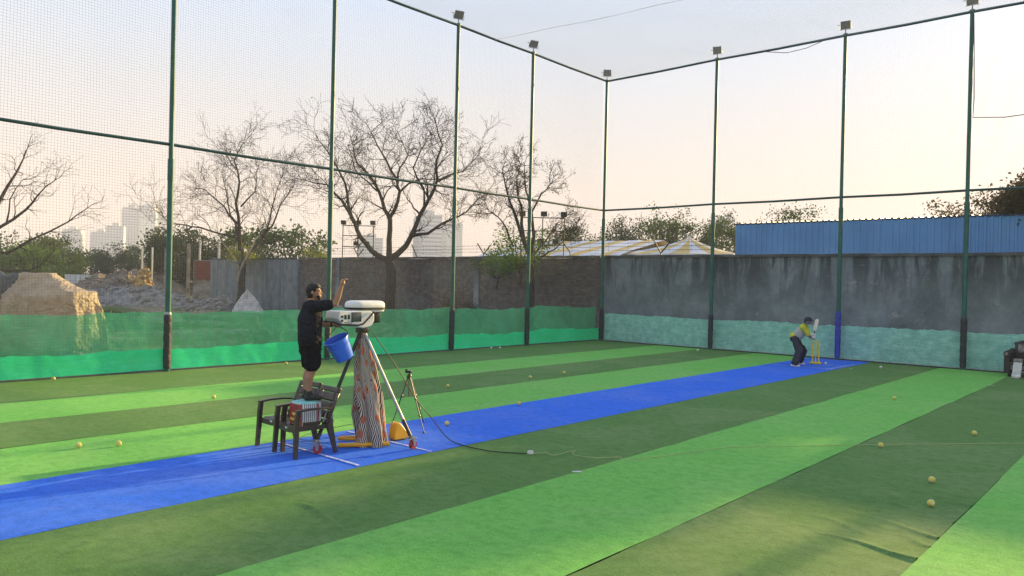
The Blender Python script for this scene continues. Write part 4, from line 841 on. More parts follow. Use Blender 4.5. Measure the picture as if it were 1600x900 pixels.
ch2 = copy_tree(ch1); ch2.location = (-9.58, 6.16, 0.012); ch2.rotation_euler[2] = R(5); ch2['label'] = 'empty brown plastic armchair behind the one with the bag'

# ------------------------------------------------------------------ stuffed bag
bg_ = empty('stuffed_bag', (-9.03, 6.09, 0.405), R(-6), 'stuffed striped bag with red printed side wedged in the nearer armchair', 'bag')
def bagf(u, v):
    a = u * 2 * math.pi; ca, sa = math.cos(a), math.sin(a); p = 0.34; x = abs(ca) ** p * (1 if ca > 0 else -1) * 0.185; y = abs(sa) ** p * (1 if sa > 0 else -1) * 0.155
    bul = 1 + 0.06 * math.sin(math.pi * v) + 0.02 * nz(ca * 2, sa * 2, v * 4); return (x * bul, y * bul, 0.004 + 0.30 * v)
fb = MB(); fb.grid(64, 10, bagf, close_u=True); body = fb.build('bag_body', 'bag_stripes', bg_, smooth='all', fix=True)
def face_patch(u0, u1, v0, v1, out=0.003):
    b = MB(); b.grid(14, 6, lambda u, v: tuple(Vector(bagf(u0 + (u1 - u0) * u, v0 + (v1 - v0) * v)) * 1.0 + Vector((math.cos((u0 + u1) * math.pi) * out, math.sin((u0 + u1) * math.pi) * out, 0)))); return b
face_patch(0.635, 0.865, 0.02, 0.96).build('printed_side', 'print_red', bg_, smooth='all')
for z, w_, m_ in ((0.075, 0.20, 'print_yellow'), (0.15, 0.10, 'print_yellow'), (0.235, 0.17, 'print_maroon')):
    MB().box((-0.01, -0.1685, z), (w_, 0.004, 0.035 if m_ == 'print_yellow' else 0.05)).build('print_block', m_, bg_)
MB().lathe([(0.0001, 0), (0.032, 0), (0.032, 0.003), (0.0001, 0.003)], 16, Matrix.Translation((0.05, -0.168, 0.15)) @ Matrix.Rotation(R(90), 4, 'X')).build('round_mark', 'paper_white', bg_)
face_patch(0.012, 0.035, 0.0, 0.98, 0.003).build('red_stripe', 'print_maroon', bg_, smooth='all')
face_patch(0.90, 1.10, 0.0, 0.16, 0.004).build('dark_hem', 'print_dark', bg_, smooth='all')
b = MB(); b.grid(40, 8, lambda u, v: ((lambda q, a: (abs(math.cos(a)) ** .5 * (1 if math.cos(a) > 0 else -1) * 0.195 * q, abs(math.sin(a)) ** .5 * (1 if math.sin(a) > 0 else -1) * 0.165 * q, 0.318 - 0.03 * q ** 6 + 0.008 * nz(math.cos(a) * q * 6, math.sin(a) * q * 6, 2)))(v, u * 6.2832)), close_u=True); b.build('bag_top', 'bag_aqua', bg_, smooth='all')

# ------------------------------------------------------------------ bowling machine on its wheeled tripod
mc = empty('bowling_machine', (-9.0, 7.0, 0), 0, 'white bowling machine on a wheeled tripod wrapped in printed cloth', 'bowling machine')
APX = Vector((0.0, 0.0, 1.66)); FEET = [Vector((0.14, -0.85, 0)), Vector((0.82, 0.28, 0)), Vector((-0.60, 0.42, 0))]
hd = MB()
def stadium(zs, grow_):
    n = 40; b = MB(); k = len(zs)
    for z, gw in zip(zs, grow_):
        for i in range(n):
            a = 2 * math.pi * i / n; y = math.sin(a) * (0.155 + gw) + (0.165 if math.sin(a) > 0 else -0.165); b.v.append((math.cos(a) * (0.158 + gw), y + 0.045, z))
    for j in range(k - 1):
        for i in range(n): b.f.append((j * n + i, j * n + (i + 1) % n, (j + 1) * n + (i + 1) % n, (j + 1) * n + i))
    b.f += [tuple(range(n - 1, -1, -1)), tuple((k - 1) * n + i for i in range(n))]; return b
stadium([1.995, 2.025, 2.06, 2.083, 2.093], [0.0, 0.004, -0.004, -0.03, -0.075]).build('wheel_cover', 'machine_white', mc)
stadium([1.965, 1.996], [0.006, 0.008]).build('rubber_band', 'rubber_black', mc)
stadium([1.925, 1.94, 1.966], [-0.03, -0.008, -0.004]).build('lower_cover', 'machine_white', mc)
b = MB(); b.prism([(-0.52, 1.95), (-0.54, 1.84), (-0.47, 1.765), (-0.10, 1.70), (0.04, 1.73), (0.09, 1.80), (0.09, 1.90), (0.03, 1.945)], -0.165, 0.165, 0)
body = b.build('control_box', 'machine_white', mc); bm_ = body.modifiers.new('bevel', 'BEVEL'); bm_.width = 0.014; bm_.segments = 2
MB().box((0.168, -0.235, 1.866), (0.012, 0.155, 0.115), bev=0.004).build('display', 'screen_grey', body)
MB().box((0.167, -0.235, 1.866), (0.008, 0.175, 0.135), bev=0.003).build('display_frame', 'plastic_black', body)
for y in (-0.425, -0.365): MB().box((0.169, y, 1.868), (0.012, 0.035, 0.062), bev=0.004).build('rocker_switch', 'plastic_black', body)
for z in (1.875, 1.815): MB().lathe([(0.0001, 0), (0.016, 0), (0.014, 0.02), (0.0001, 0.02)], 10, Matrix.Translation((0.165, -0.485, z)) @ Matrix.Rotation(R(90), 4, 'Y')).build('knob', 'plastic_black', body)
MB().box((0.1665, -0.37, 1.795), (0.004, 0.16, 0.008)).build('print_line', 'screen_grey', body); MB().box((0.1665, -0.37, 1.775), (0.004, 0.12, 0.006)).build('print_line', 'screen_grey', body)
MB().tube([(0.185, 0.06, 1.935), (0.19, -0.02, 1.86), (0.19, -0.13, 1.765), (0.188, -0.22, 1.748), (0.182, -0.52, 1.765), (0.12, -0.60, 1.80), (-0.12, -0.60, 1.80), (-0.182, -0.52, 1.765), (-0.188, -0.2, 1.75), (-0.19, -0.05, 1.84), (-0.185, 0.06, 1.935)], 0.013, 8).build('steering_handle', 'plastic_black', mc)
b = MB(); b.box((0, 0.20, 1.85), (0.20, 0.12, 0.17), bev=0.02); b.build('motor_housing', 'plastic_black', mc)
b = MB(); b.lathe([(0.05, 1.60), (0.05, 1.70), (0.075, 1.70), (0.075, 1.73), (0.0001, 1.73)], 16); b.box((0, 0, 1.66), (0.14, 0.14, 0.07), bev=0.01); b.build('swivel_mount', 'plastic_black', mc)
for k, F in enumerate(FEET):
    top = APX + (F.normalized() * 0.05) + Vector((0, 0, -0.05)); foot = F * 0.97 + Vector((0, 0, 0.20)); mid = top.lerp(foot, 0.60 if k == 0 else 0.30)
    lg = MB().tube([top, mid], 0.026, 12).build('leg', 'plastic_black' if k == 0 else 'galvanised', mc); lg['label'] = 'black upper tube with pale wrapped lower end' if k == 0 else 'bare steel tube leg'
    MB().tube([mid - (foot - mid).normalized() * 0.05, top.lerp(foot, 0.85)], 0.0315 if k == 0 else 0.0225, 12).build('lower_tube', 'tube_white' if k == 0 else 'galvanised', lg)
    MB().tube([top.lerp(foot, 0.845), foot], 0.026, 12).build('foot_sleeve', 'plastic_black', lg)
    cs_ = MB(); cs_.box((F.x, F.y, 0.178), (0.13, 0.10, 0.010), bev=0.003); cs_.box((F.x, F.y, 0.192), (0.05, 0.05, 0.02)); cp = cs_.build('castor_plate', 'galvanised', lg)
    dr = Vector((math.cos(0.7 + k), math.sin(0.7 + k), 0)); ax = Vector((-dr.y, dr.x, 0)); wc = Vector((F.x, F.y, 0.076)) + dr * 0.025
    rotm = Matrix((ax.cross(Vector((0, 0, 1))), Vector((0, 0, 1)), ax)).transposed().to_4x4()
    MB().lathe([(0.048, -0.022), (0.062, -0.023), (0.064, -0.015), (0.064, 0.015), (0.062, 0.023), (0.048, 0.022)], 22, Matrix.Translation(wc) @ rotm).build('castor_tyre', 'castor_red', cp)
    MB().lathe([(0.0001, -0.016), (0.05, -0.016), (0.05, 0.016), (0.0001, 0.016)], 18, Matrix.Translation(wc) @ rotm).build('castor_hub', 'plastic_black', cp)
    for s in (-1, 1):
        b = MB(); p0 = wc + ax * s * 0.034; b.bar([p0 - Vector((0, 0, 0.02)), p0 + Vector((0, 0, 0.04)), Vector((F.x, F.y, 0.174)) + ax * s * 0.034], [0.03, 0.05, 0.07], 0.005, dr); b.build('castor_fork', 'galvanised', cp)
# printed cloth hung round the tripod
def skirt(u, v):
    a = R(-150) + u * R(300) + R(-33); tt = v
    r = 0.052 + 0.108 * min(1.0, (1 - tt) / 0.55) ** 0.8 + 0.05 * (1 - tt); fold = (abs(math.sin(u * 15 + 3 * nz(u * 4, tt * 2, 1))) - 0.5) * (0.026 + 0.075 * (1 - tt)) + 0.08 * nz(u * 5, tt * 3.5, 4) * (1.15 - tt) + 0.02 * nz(u * 16, tt * 9, 7)
    z = 0.012 + 1.645 * tt + (0.03 * math.sin(u * 9) if tt < 0.02 else 0); off = Vector((0.17, 0.09, 0)) * (1 - tt)
    return (off.x + math.cos(a) * (r + fold), off.y + math.sin(a) * (r + fold) * 0.95, z)
b = MB(); b.grid(150, 60, skirt); b.build('printed_cover', 'printed_cloth', mc, smooth='all', fix=False)
b = MB(); b.tube([(math.cos(a / 20 * 6.283) * 0.072, math.sin(a / 20 * 6.283) * 0.072, 1.57 + 0.008 * math.sin(a)) for a in range(21)], 0.008, 5); b.build('tie_cord', 'plastic_black', mc)
# clear plastic scraps tied to the black leg
p0 = APX.lerp(FEET[0], 0.72) + Vector((0, 0, 0.06)); b = MB(); b.grid(6, 6, lambda u, v: (p0.x + 0.03 + 0.06 * u + 0.02 * nz(u * 3, v * 3, 1), p0.y + 0.05 * nz(u * 2, v * 4), p0.z - 0.16 * v + 0.02 * nz(u * 5, v * 2))); b.build('plastic_scrap', 'plastic_clear', mc, smooth='all')

# yellow foot frame lying under the machine
yf = empty('yellow_foot_frame', (-9.0, 7.0, 0.012), 0, 'yellow folded metal feet lying on the blue strip under the machine', 'metal frame')
b = MB(); b.tube([(-0.36, 0.42, 0.03), (0.25, -0.28, 0.03)], 0.03, 10); 
MB().tube([(0.05, -0.42, 0.034), (0.46, 0.18, 0.034)], 0.031, 12).build('leg_bar', 'yellow_paint', yf)
MB().tube([(-0.36, -0.10, 0.032), (-0.16, 0.26, 0.032)], 0.029, 12).build('leg_bar', 'yellow_paint', yf)
MB().tube([(-0.10, -0.32, 0.095), (0.28, 0.10, 0.075)], 0.022, 10).build('leg_bar', 'yellow_paint', yf)
hp = Vector((0.16, 0.62, 0)); b = MB(); b.prism([(-0.15, 0.0), (0.13, 0.0), (0.15, 0.05), (-0.04, 0.26), (-0.12, 0.26), (-0.17, 0.05)], hp.x - 0.075, hp.x + 0.075, 0); b.v = [(x, y + hp.y, z) for x, y, z in b.v]
q = b.build('hopper_foot', 'yellow_paint', yf); m_ = q.modifiers.new('bevel', 'BEVEL'); m_.width = 0.02; m_.segments = 2

# ------------------------------------------------------------------ camera tripod, cables, small things on the turf
tp = empty('camera_tripod', (-9.55, 8.42, 0.008), 0, 'small bronze camera tripod standing on the blue strip behind the machine', 'tripod')
TF = [Vector((-0.40, 0.0, 0)), Vector((0.62, -0.22, 0)), Vector((-0.10, 0.42, 0))]; hub = Vector((-0.05, 0.04, 0.80))
for F in TF:
    tp0 = hub + Vector((F.x, F.y, 0)).normalized() * 0.03; a1 = tp0.lerp(F, 0.40); a2 = tp0.lerp(F, 0.70)
    l1 = MB().tube([tp0, a1], 0.0125, 8).build('leg', 'tin_bronze', tp); MB().tube([a1, a2], 0.0095, 8).build('leg_section', 'plastic_black', l1); MB().tube([a2, F + Vector((0, 0, 0.012))], 0.0070, 8).build('leg_section', 'plastic_black', l1)
    for a in (a1, a2, F + Vector((0, 0, 0.012))): MB().sphere(a, 0.019, 8).build('leg_clip', 'plastic_black', l1)
MB().tube([hub + Vector((0, 0, -0.32)), hub + Vector((0, 0, 0.06))], 0.011, 8).build('centre_column', 'tin_bronze', tp)
b = MB(); b.lathe([(0.03, -0.03), (0.042, -0.01), (0.042, 0.02), (0.02, 0.05), (0.0001, 0.05)], 12, Matrix.Translation(hub)); b.build('shoulder', 'plastic_black', tp)
b = MB(); b.box(hub + Vector((-0.01, -0.01, 0.085)), (0.10, 0.06, 0.045), Matrix.Rotation(R(25), 3, 'Z'), 0.012); b.sphere(hub + Vector((-0.05, -0.02, 0.10)), 0.030, 10); b.build('pan_head', 'plastic_black', tp)
def cable(name, pts, r, mat, label, n=6, cat='cable'):
    P = [Vector(p) for p in pts]; S = []
    for i in range(len(P) - 1):
        a, c, d, e = P[max(i - 1, 0)], P[i], P[i + 1], P[min(i + 2, len(P) - 1)]
        for k in range(8):
            q = k / 8; S.append(0.5 * ((2 * c) + (-a + d) * q + (2 * a - 5 * c + 4 * d - e) * q * q + (-a + 3 * c - 3 * d + e) * q ** 3))
    S.append(P[-1]); o = MB().tube(S, r, n).build(name, mat); return tag(o, label, cat)
cable('power_cable', [(-8.90, 7.12, 1.62), (-8.72, 7.45, 1.10), (-8.70, 7.80, 0.62), (-8.62, 8.05, 0.32), (-8.35, 8.10, 0.07), (-8.0, 8.02, 0.016), (-7.45, 7.98, 0.016), (-7.1, 8.10, 0.016), (-6.86, 8.25, 0.02)], 0.0075, 'cable_black', 'black power cable running from the machine across the turf')
pl = empty('extension_socket', (-6.82, 8.28, 0.010), R(35), 'small white extension socket at the end of the black cable', 'socket')
q = MB().box((0, 0, 0.026), (0.085, 0.05, 0.045), bev=0.008).build('socket_body', 'paper_white', pl); MB().box((0.0, -0.005, 0.053), (0.03, 0.025, 0.012), bev=0.003).build('plug', 'paper_white', pl)
cable('thin_wire', [(-6.80, 8.31, 0.02), (-6.72, 8.52, 0.012), (-6.55, 8.48, 0.012), (-6.45, 8.80, 0.05), (-6.38, 8.70, 0.012), (-6.05, 8.78, 0.012), (-5.85, 9.05, 0.012), (-5.68, 8.98, 0.012), (-5.4, 9.75, 0.012), (-5.05, 10.85, 0.012), (-4.4, 11.7, 0.012), (-3.48, 12.85, 0.012), (-2.6, 13.9, 0.012), (-1.87, 14.75, 0.012), (-0.6, 15.9, 0.012)], 0.0045, 'string_green', 'thin yellow-green wire trailing across the turf to the right', 5, 'wire')
cable('dark_string', [(-9.52, 7.40, 0.19), (-9.75, 7.1, 0.12), (-9.9, 6.75, 0.05), (-9.75, 6.5, 0.02), (-9.2, 6.62, 0.02), (-8.9, 6.5, 0.03)], 0.004, 'cable_black', 'thin dark cord lying on the blue strip between chairs and machine', 5, 'cord')
def ball_mesh(mat):
    b = MB(); b.sphere((0, 0, 0), 0.040, 20); n = 40; pts = []
    for i in range(n + 1):
        a = 2 * math.pi * i / n; q = Vector((math.cos(a) + 0.35 * math.cos(3 * a), math.sin(a) - 0.35 * math.sin(3 * a), 0.9 * math.sin(2 * a))).normalized() * 0.0398; pts.append(q)
    return b, MB().tube(pts, 0.0022, 4, False)
bb, bs = ball_mesh('x'); BM = bb.mesh('ball', 'ball_yellow', smooth='all'); BSM = bs.mesh('seam', 'ball_white'); BW = bb.mesh('ball_pale', 'ball_white', smooth='all')
BALLS = [(-11.33, 4.03, 'yellow ball on the light green strip at far left, outer of the pair', 0), (-11.09, 4.46, 'yellow ball on the light green strip at far left, inner of the pair', 0), (-18.80, 6.15, 'yellow ball against the green cloth at the far left', 0), (-14.17, 7.46, 'yellow ball on the turf left of the chairs', 0), (-18.55, 11.85, 'yellow ball by the green cloth left of the standing man', 0),
         (-12.45, 12.13, 'ball on the dark strip right of the camera tripod', 0), (-9.76, 11.46, 'ball at the far edge of the blue strip', 0), (-9.15, 8.91, 'ball on the blue strip just right of the camera tripod', 0), (-12.31, 14.87, 'left one of two balls near each other on the far dark strip', 0), (-12.35, 16.33, 'right one of two balls near each other on the far dark strip', 0), (-18.62, 20.72, 'right one of two pale balls at the foot of the left fence', 1), (-18.70, 20.35, 'left one of two pale balls at the foot of the left fence', 1), (-13.6, 26.2, 'pale ball by the first post right of the corner', 1),
         (-7.03, 25.6, 'pale ball by the turquoise cloth right of the stumps', 1), (-4.77, 18.45, 'ball on the light green strip in front of the turquoise cloth', 0), (-3.44, 12.63, 'ball lying by the thin wire at the strip edge', 0), (-2.60, 14.94, 'ball on the dark strip at the right, farthest of three', 0), (-2.33, 10.80, 'ball on the dark strip at the right, middle of three', 0), (-2.07, 9.58, 'ball on the dark strip at the right, nearest of three', 0), (-8.62, 25.32, 'pale ball beside the foot of the stumps', 1)]
def put_ball(x, y, z, lb, pale):
    t = empty('cricket_ball', (x, y, z), 0, lb, 'ball', 'practice balls'); t.rotation_euler = (rnd.uniform(0, 6), rnd.uniform(0, 6), rnd.uniform(0, 6))
    for me, nm in ((BW if pale else BM, 'cover'), (BSM, 'seam')): o = bpy.data.objects.new(nm, me); COL.objects.link(o); o.parent = t
for x, y, lb, pale in BALLS: put_ball(x, y, 0.046, lb, pale)
for (x, y, lb) in ((-5.77, 7.94, 'crumpled white paper scrap on the light green strip edge'), (-7.62, 24.62, 'flat white scrap on the turf right of the blue strip'), (-3.72, 23.4, 'tiny white scrap on the dark turf by the sofa')):
    b = MB(); b.grid(6, 4, lambda u, v: (-0.06 + 0.12 * u, -0.03 + 0.06 * v, 0.012 + 0.022 * abs(nz(u * 3, v * 3, x)))); tag(b.build('paper_scrap', 'paper_white', None, smooth='all', loc=(x, y, 0), rotz=rnd.uniform(0, 3)), lb, 'paper scrap')

# ------------------------------------------------------------------ stumps
st = empty('cricket_stumps', (-8.90, 25.2, 0.010), R(8), 'three yellow plastic stumps on a yellow base at the batting end', 'stumps')
MB().box((0, 0, 0.03), (0.34, 0.13, 0.06), bev=0.015).build('base', 'stump_yellow', st)
for x in (-0.095, 0, 0.095): s_ = MB().lathe([(0.021, 0.05), (0.021, 0.70), (0.017, 0.725), (0.0001, 0.735)], 12, Matrix.Translation((x, 0, 0))).build('stump', 'stump_yellow', st)
for s in (-1, 1): MB().tube([(s * 0.048 - 0.05, 0, 0.745), (s * 0.048 + 0.05, 0, 0.745)], 0.010, 8).build('bail', 'stump_yellow', st)

# ------------------------------------------------------------------ people
def remesh(mb, name, mat, voxel, parent, smooth_it=3, fold=0.0):
    me = bpy.data.meshes.new(name + '_raw'); me.from_pydata(mb.v, [], mb.f)
    b = bmesh.new(); b.from_mesh(me); bmesh.ops.recalc_face_normals(b, faces=b.faces); b.to_mesh(me); b.free()
    o = bpy.data.objects.new(name + '_raw', me); COL.objects.link(o)
    m1 = o.modifiers.new('r', 'REMESH'); m1.mode = 'VOXEL'; m1.voxel_size = voxel; m1.use_smooth_shade = True
    m2 = o.modifiers.new('s', 'SMOOTH'); m2.factor = 0.5; m2.iterations = smooth_it
    dg = bpy.context.evaluated_depsgraph_get(); dg.update(); nm = bpy.data.meshes.new_from_object(o.evaluated_get(dg)); nm.name = name
    bpy.data.objects.remove(o); bpy.data.meshes.remove(me)
    if fold:
        nrm = [v.normal.copy() for v in nm.vertices]
        for v, q in zip(nm.vertices, nrm):
            p = v.co; a = (1 - 2 * abs(nz(p.x * 0.8 + p.z * 0.5, p.y * 0.8, p.z * 1.3 + 4, 8.0))) ** 3; c_ = (1 - 2 * abs(nz(p.x - p.z * 0.6, p.y, p.z * 0.8, 15.0))) ** 3
            v.co = p + q * fold * (a + 0.5 * c_)
    nm.materials.clear(); nm.materials.append(M[mat]); nm.shade_smooth()
    r = bpy.data.objects.new(name, nm); COL.objects.link(r); r.parent = parent; return r
def limb(b, pts, rad, n=12, sx=1.0):
    b.tube(pts, rad, n, True, sx); b.sphere(pts[0], rad[0], n); b.sphere(pts[-1], rad[-1], n)
def hand(b, wrist, d, up, s=1.0, curl=0.6, left=False):
    """palm and five curled fingers; d = pointing direction, up = back of the hand"""
    d = Vector(d).normalized(); up = Vector(up); up = (up - d * up.dot(d)).normalized(); side = d.cross(up) * (-1 if left else 1); w = Vector(wrist)
    b.sphere(w + d * 0.045 * s, 0.040 * s, 12, (1, 1, 1)); limb(b, [w - d * 0.01, w + d * 0.07 * s], [0.026 * s, 0.032 * s])
    for k, (o, L) in enumerate(((-0.030, 0.062), (-0.010, 0.072), (0.011, 0.068), (0.030, 0.052))):
        p = w + d * 0.075 * s + side * o * s; q = [p]; dd = d.copy()
        for j in range(3):
            dd = (dd - up * curl * (0.8 + 0.25 * j)).normalized(); p = p + dd * L * s * (0.45, 0.32, 0.25)[j]; q.append(p)
        limb(b, q, [0.0105 * s, 0.010 * s, 0.009 * s, 0.008 * s], 8)
    p = w + d * 0.03 * s + side * -0.034 * s; limb(b, [p, p + (d * 0.5 - side * 0.8 - up * 0.3).normalized() * 0.035 * s, p + (d * 0.9 - side * 0.6 - up * 0.9).normalized() * 0.062 * s], [0.013 * s, 0.0115 * s, 0.009 * s], 8)
    return w + d * 0.085 * s - up * 0.045 * s
# the man feeding the machine: local +y is where he faces, origin at his soles on the bag
man = empty('person', (-9.03, 6.14, 0.728), R(-22), 'man in black T-shirt and shorts standing on the bag, one hand raised', 'person')
b = MB()
for s in (-1, 1):
    hip = (s * 0.085, 0.0, 0.80); kn = (s * 0.085, 0.022, 0.44); an = (s * 0.075, -0.02, 0.085)
    limb(b, [hip, (s * 0.09, 0.012, 0.62), kn, (s * 0.084, -0.022, 0.31), (s * 0.078, -0.022, 0.18), an], [0.092, 0.080, 0.056, 0.058, 0.040, 0.036])
    limb(b, [(s * 0.078, -0.035, 0.045), (s * 0.085, 0.10, 0.03)], [0.036, 0.028])
limb(b, [(0, 0, 0.82), (0, -0.005, 0.98), (0, 0.0, 1.16), (0, 0.0, 1.28)], [0.125, 0.12, 0.135, 0.10], 14); limb(b, [(-0.14, 0, 1.27), (0.14, 0, 1.27)], [0.062, 0.062])
limb(b, [(0, 0.0, 1.28), (0.005, 0.018, 1.42)], [0.058, 0.052])
hc = Vector((0.012, 0.035, 1.485)); face = Vector((0.34, 0.94, 0)).normalized(); fr = Vector((face.y, -face.x, 0))
b.sphere(hc, 0.088, 18, (0.90, 1.06, 1.18), Matrix.Rotation(R(-20), 3, 'Z').to_quaternion()); b.sphere(hc + face * 0.045 + Vector((0, 0, -0.055)), 0.058, 14, (0.95, 0.95, 1.0))
limb(b, [hc + face * 0.088 + Vector((0, 0, 0.012)), hc + face * 0.103 + Vector((0, 0, -0.026))], [0.009, 0.013], 8)
for s in (-1, 1): b.sphere(hc + fr * s * 0.083 + Vector((0, 0, -0.008)) - face * 0.01, 0.024, 10, (0.6, 0.9, 1.25)); limb(b, [hc + face * 0.088 + fr * s * 0.015 + Vector((0, 0, 0.020)), hc + face * 0.078 + fr * s * 0.045 + Vector((0, 0, 0.022))], [0.010, 0.010], 6)
limb(b, [hc + face * 0.094 + fr * -0.022 + Vector((0, 0, -0.058)), hc + face * 0.094 + fr * 0.022 + Vector((0, 0, -0.058))], [0.008, 0.008], 6)
sh, el, wr = Vector((0.175, 0.01, 1.285)), Vector((0.225, 0.285, 1.335)), Vector((0.245, 0.355, 1.575))
limb(b, [sh, sh.lerp(el, 0.5) + Vector((0.0, 0, -0.008)), el, el.lerp(wr, 0.35), wr], [0.058, 0.050, 0.041, 0.043, 0.028])
grip = hand(b, wr, (0.02, 0.22, 1.0), (-0.3, -1, 0.2), 1.0, 1.0)
sl_, el2, wr2 = Vector((-0.175, 0.0, 1.275)), Vector((-0.185, 0.12, 1.03)), Vector((-0.10, 0.34, 1.025))
limb(b, [sl_, sl_.lerp(el2, 0.5), el2, el2.lerp(wr2, 0.35), wr2], [0.058, 0.049, 0.041, 0.042, 0.028]); hand(b, wr2, (0.25, 1.0, -0.05), (0, 0, 1), 1.0, 0.75, True)
remesh(b, 'body', 'skin', 0.0075, man, 3)
# T-shirt
b = MB(); limb(b, [(0, 0.0, 0.80), (0, -0.008, 0.90), (0, -0.01, 1.02), (0, -0.005, 1.14), (0, 0.0, 1.25)], [0.158, 0.157, 0.157, 0.163, 0.122], 20, 1.14); limb(b, [(-0.155, 0, 1.268), (0.155, 0.005, 1.275)], [0.076, 0.076]); limb(b, [(0, 0.0, 1.26), (0, 0.01, 1.335)], [0.09, 0.066])
limb(b, [sh, sh.lerp(el, 0.4), sh.lerp(el, 0.66)], [0.080, 0.077, 0.074]); limb(b, [sl_, sl_.lerp(el2, 0.45), sl_.lerp(el2, 0.86)], [0.082, 0.078, 0.074])
for i in range(7):
    a = rnd.uniform(0, 6.28); z0 = rnd.uniform(0.78, 1.1); limb(b, [(math.cos(a) * 0.15, math.sin(a) * 0.14, z0), (math.cos(a + 0.5) * 0.155, math.sin(a + 0.5) * 0.145, z0 + rnd.uniform(0.05, 0.16))], [0.015, 0.010], 6)
remesh(b, 'tshirt', 'shirt_black', 0.0085, man, 4, 0.0075)
b = MB(); limb(b, [(0, 0.0, 0.70), (0, 0.0, 0.84)], [0.150, 0.155], 18, 1.12)
for s in (-1, 1): limb(b, [(s * 0.085, 0.0, 0.76), (s * 0.094, 0.012, 0.62), (s * 0.098, 0.016, 0.505)], [0.118, 0.116, 0.112])
remesh(b, 'shorts', 'shorts_black', 0.0085, man, 4, 0.008)
b = MB(); hr = Matrix.Rotation(R(-20), 3, 'Z').to_quaternion(); b.sphere(hc - face * 0.018 + Vector((0, 0, 0.028)), 0.091, 18, (0.96, 1.06, 1.06), hr); b.sphere(hc - face * 0.035 + Vector((0, 0, -0.022)), 0.080, 16, (0.98, 0.82, 1.0), hr); b.sphere(hc + face * 0.02 + Vector((0, 0, 0.075)), 0.062, 14, (1.1, 1.1, 0.7))
remesh(b, 'hair', 'hair_black', 0.006, man, 2, 0.004)
b = MB(); b.sphere(hc + face * 0.060 + Vector((0, 0, -0.086)), 0.040, 12, (1.0, 0.9, 0.7))
b.sphere(hc + face * 0.045 + Vector((0, 0, -0.060)), 0.0605, 14, (0.97, 0.90, 0.62))
remesh(b, 'beard', 'hair_black', 0.008, man, 2)
for s in (-1, 1):
    b = MB(); limb(b, [(s * 0.078, -0.045, 0.040), (s * 0.083, 0.05, 0.040), (s * 0.088, 0.125, 0.034)], [0.044, 0.043, 0.036]); limb(b, [(s * 0.076, -0.025, 0.06), (s * 0.076, -0.02, 0.115)], [0.046, 0.044]); q = remesh(b, 'shoe', 'rubber_black', 0.008, man, 2)
    for v in q.data.vertices: v.co.z = max(v.co.z, 0.004)
b = MB(); b.lathe([(0.036, 0), (0.036, 0.022), (0.033, 0.022), (0.033, 0)], 16, Matrix.Translation(wr2 - Vector((0.01, 0.045, 0))) @ Matrix.Rotation(R(-78), 4, 'X')); b.build('wristband', 'rubber_black', man)
bpy.context.view_layer.update()

# bucket hanging from his other hand
hw_ = man.matrix_world @ (wr2 + Vector((0.018, 0.075, -0.03)))
bk = empty('bucket', (hw_.x + 0.06, hw_.y + 0.07, hw_.z - 0.44), R(-40), "blue plastic bucket tilted under the man's lower hand", 'bucket')
T_ = Matrix.Rotation(R(16), 4, 'Y') @ Matrix.Rotation(R(24), 4, 'X')
MB().lathe([(0.0001, 0.0), (0.125, 0.0), (0.131, 0.02), (0.168, 0.295), (0.181, 0.297), (0.182, 0.315), (0.166, 0.316), (0.163, 0.30), (0.125, 0.015), (0.0001, 0.012)], 36, T_).build('shell', 'bucket_blue', bk)
b = MB()
for z, r in ((0.22, 0.1605), (0.245, 0.164)): b.lathe([(r - 0.004, z - 0.004), (r + 0.004, z), (r - 0.004, z + 0.004)], 36, T_)
b.build('rib', 'bucket_blue', bk)
b = MB()
for k in range(2):
    a0 = R(-75)
    b.grid(6, 4, lambda u, v: tuple((T_ @ Vector((math.cos(a0 + (u - .5) * 0.42) * (0.1405 + 0.038 * v * 0.30 + 0.0035), math.sin(a0 + (u - .5) * 0.42) * (0.1405 + 0.038 * v * 0.30 + 0.0035), 0.075 + 0.075 * v)))))
    break
b.build('sticker', 'sticker', bk, smooth='all')
bpy.context.view_layer.update(); hl = bk.matrix_world.inverted() @ hw_; e1, e2 = T_ @ Vector((0, 0.182, 0.29)), T_ @ Vector((0, -0.182, 0.29))
MB().tube([e1, e1.lerp(hl, 0.55) + Vector((0, 0.05, 0.0)), hl + Vector((0, 0.03, 0)), hl + Vector((0, -0.03, 0)), e2.lerp(hl, 0.55) + Vector((0, -0.05, 0)), e2], 0.005, 7).build('handle', 'plastic_black', bk)

# the batter: local -y faces the machine; his body is side-on with chest to +x (towards the camera)
bt = empty('person', (-9.12, 24.15, 0.010), R(14), 'batter in yellow and grey shirt, dark pads and helmet crouching before the stumps', 'person')
b = MB(); HIP = Vector((-0.07, 0.02, 0.83)); CH = Vector((0.19, 0.0, 1.17))
LEGS = [(Vector((-0.04, -0.09, 0.84)), Vector((0.07, -0.30, 0.45)), Vector((-0.04, -0.46, 0.08))), (Vector((-0.04, 0.11, 0.84)), Vector((0.12, 0.26, 0.45)), Vector((0.0, 0.40, 0.08)))]
limb(b, [HIP, HIP.lerp(CH, .5), CH], [0.12, 0.12, 0.13]); limb(b, [CH + Vector((0, -0.16, 0.04)), CH + Vector((0, 0.16, 0.04))], [0.06, 0.06]); neck = CH + Vector((0.05, -0.02, 0.10)); head = CH + Vector((0.13, -0.06, 0.23)); limb(b, [neck, head], [0.055, 0.05]); b.sphere(head, 0.095, 14, (0.95, 1.0, 1.15))
for h, k, a in LEGS: limb(b, [h, k, a], [0.095, 0.062, 0.04]); limb(b, [a + Vector((-0.02, 0, -0.035)), a + Vector((0.15, -0.03, -0.045))], [0.036, 0.03])
HN = CH + Vector((0.22, 0.16, -0.24))
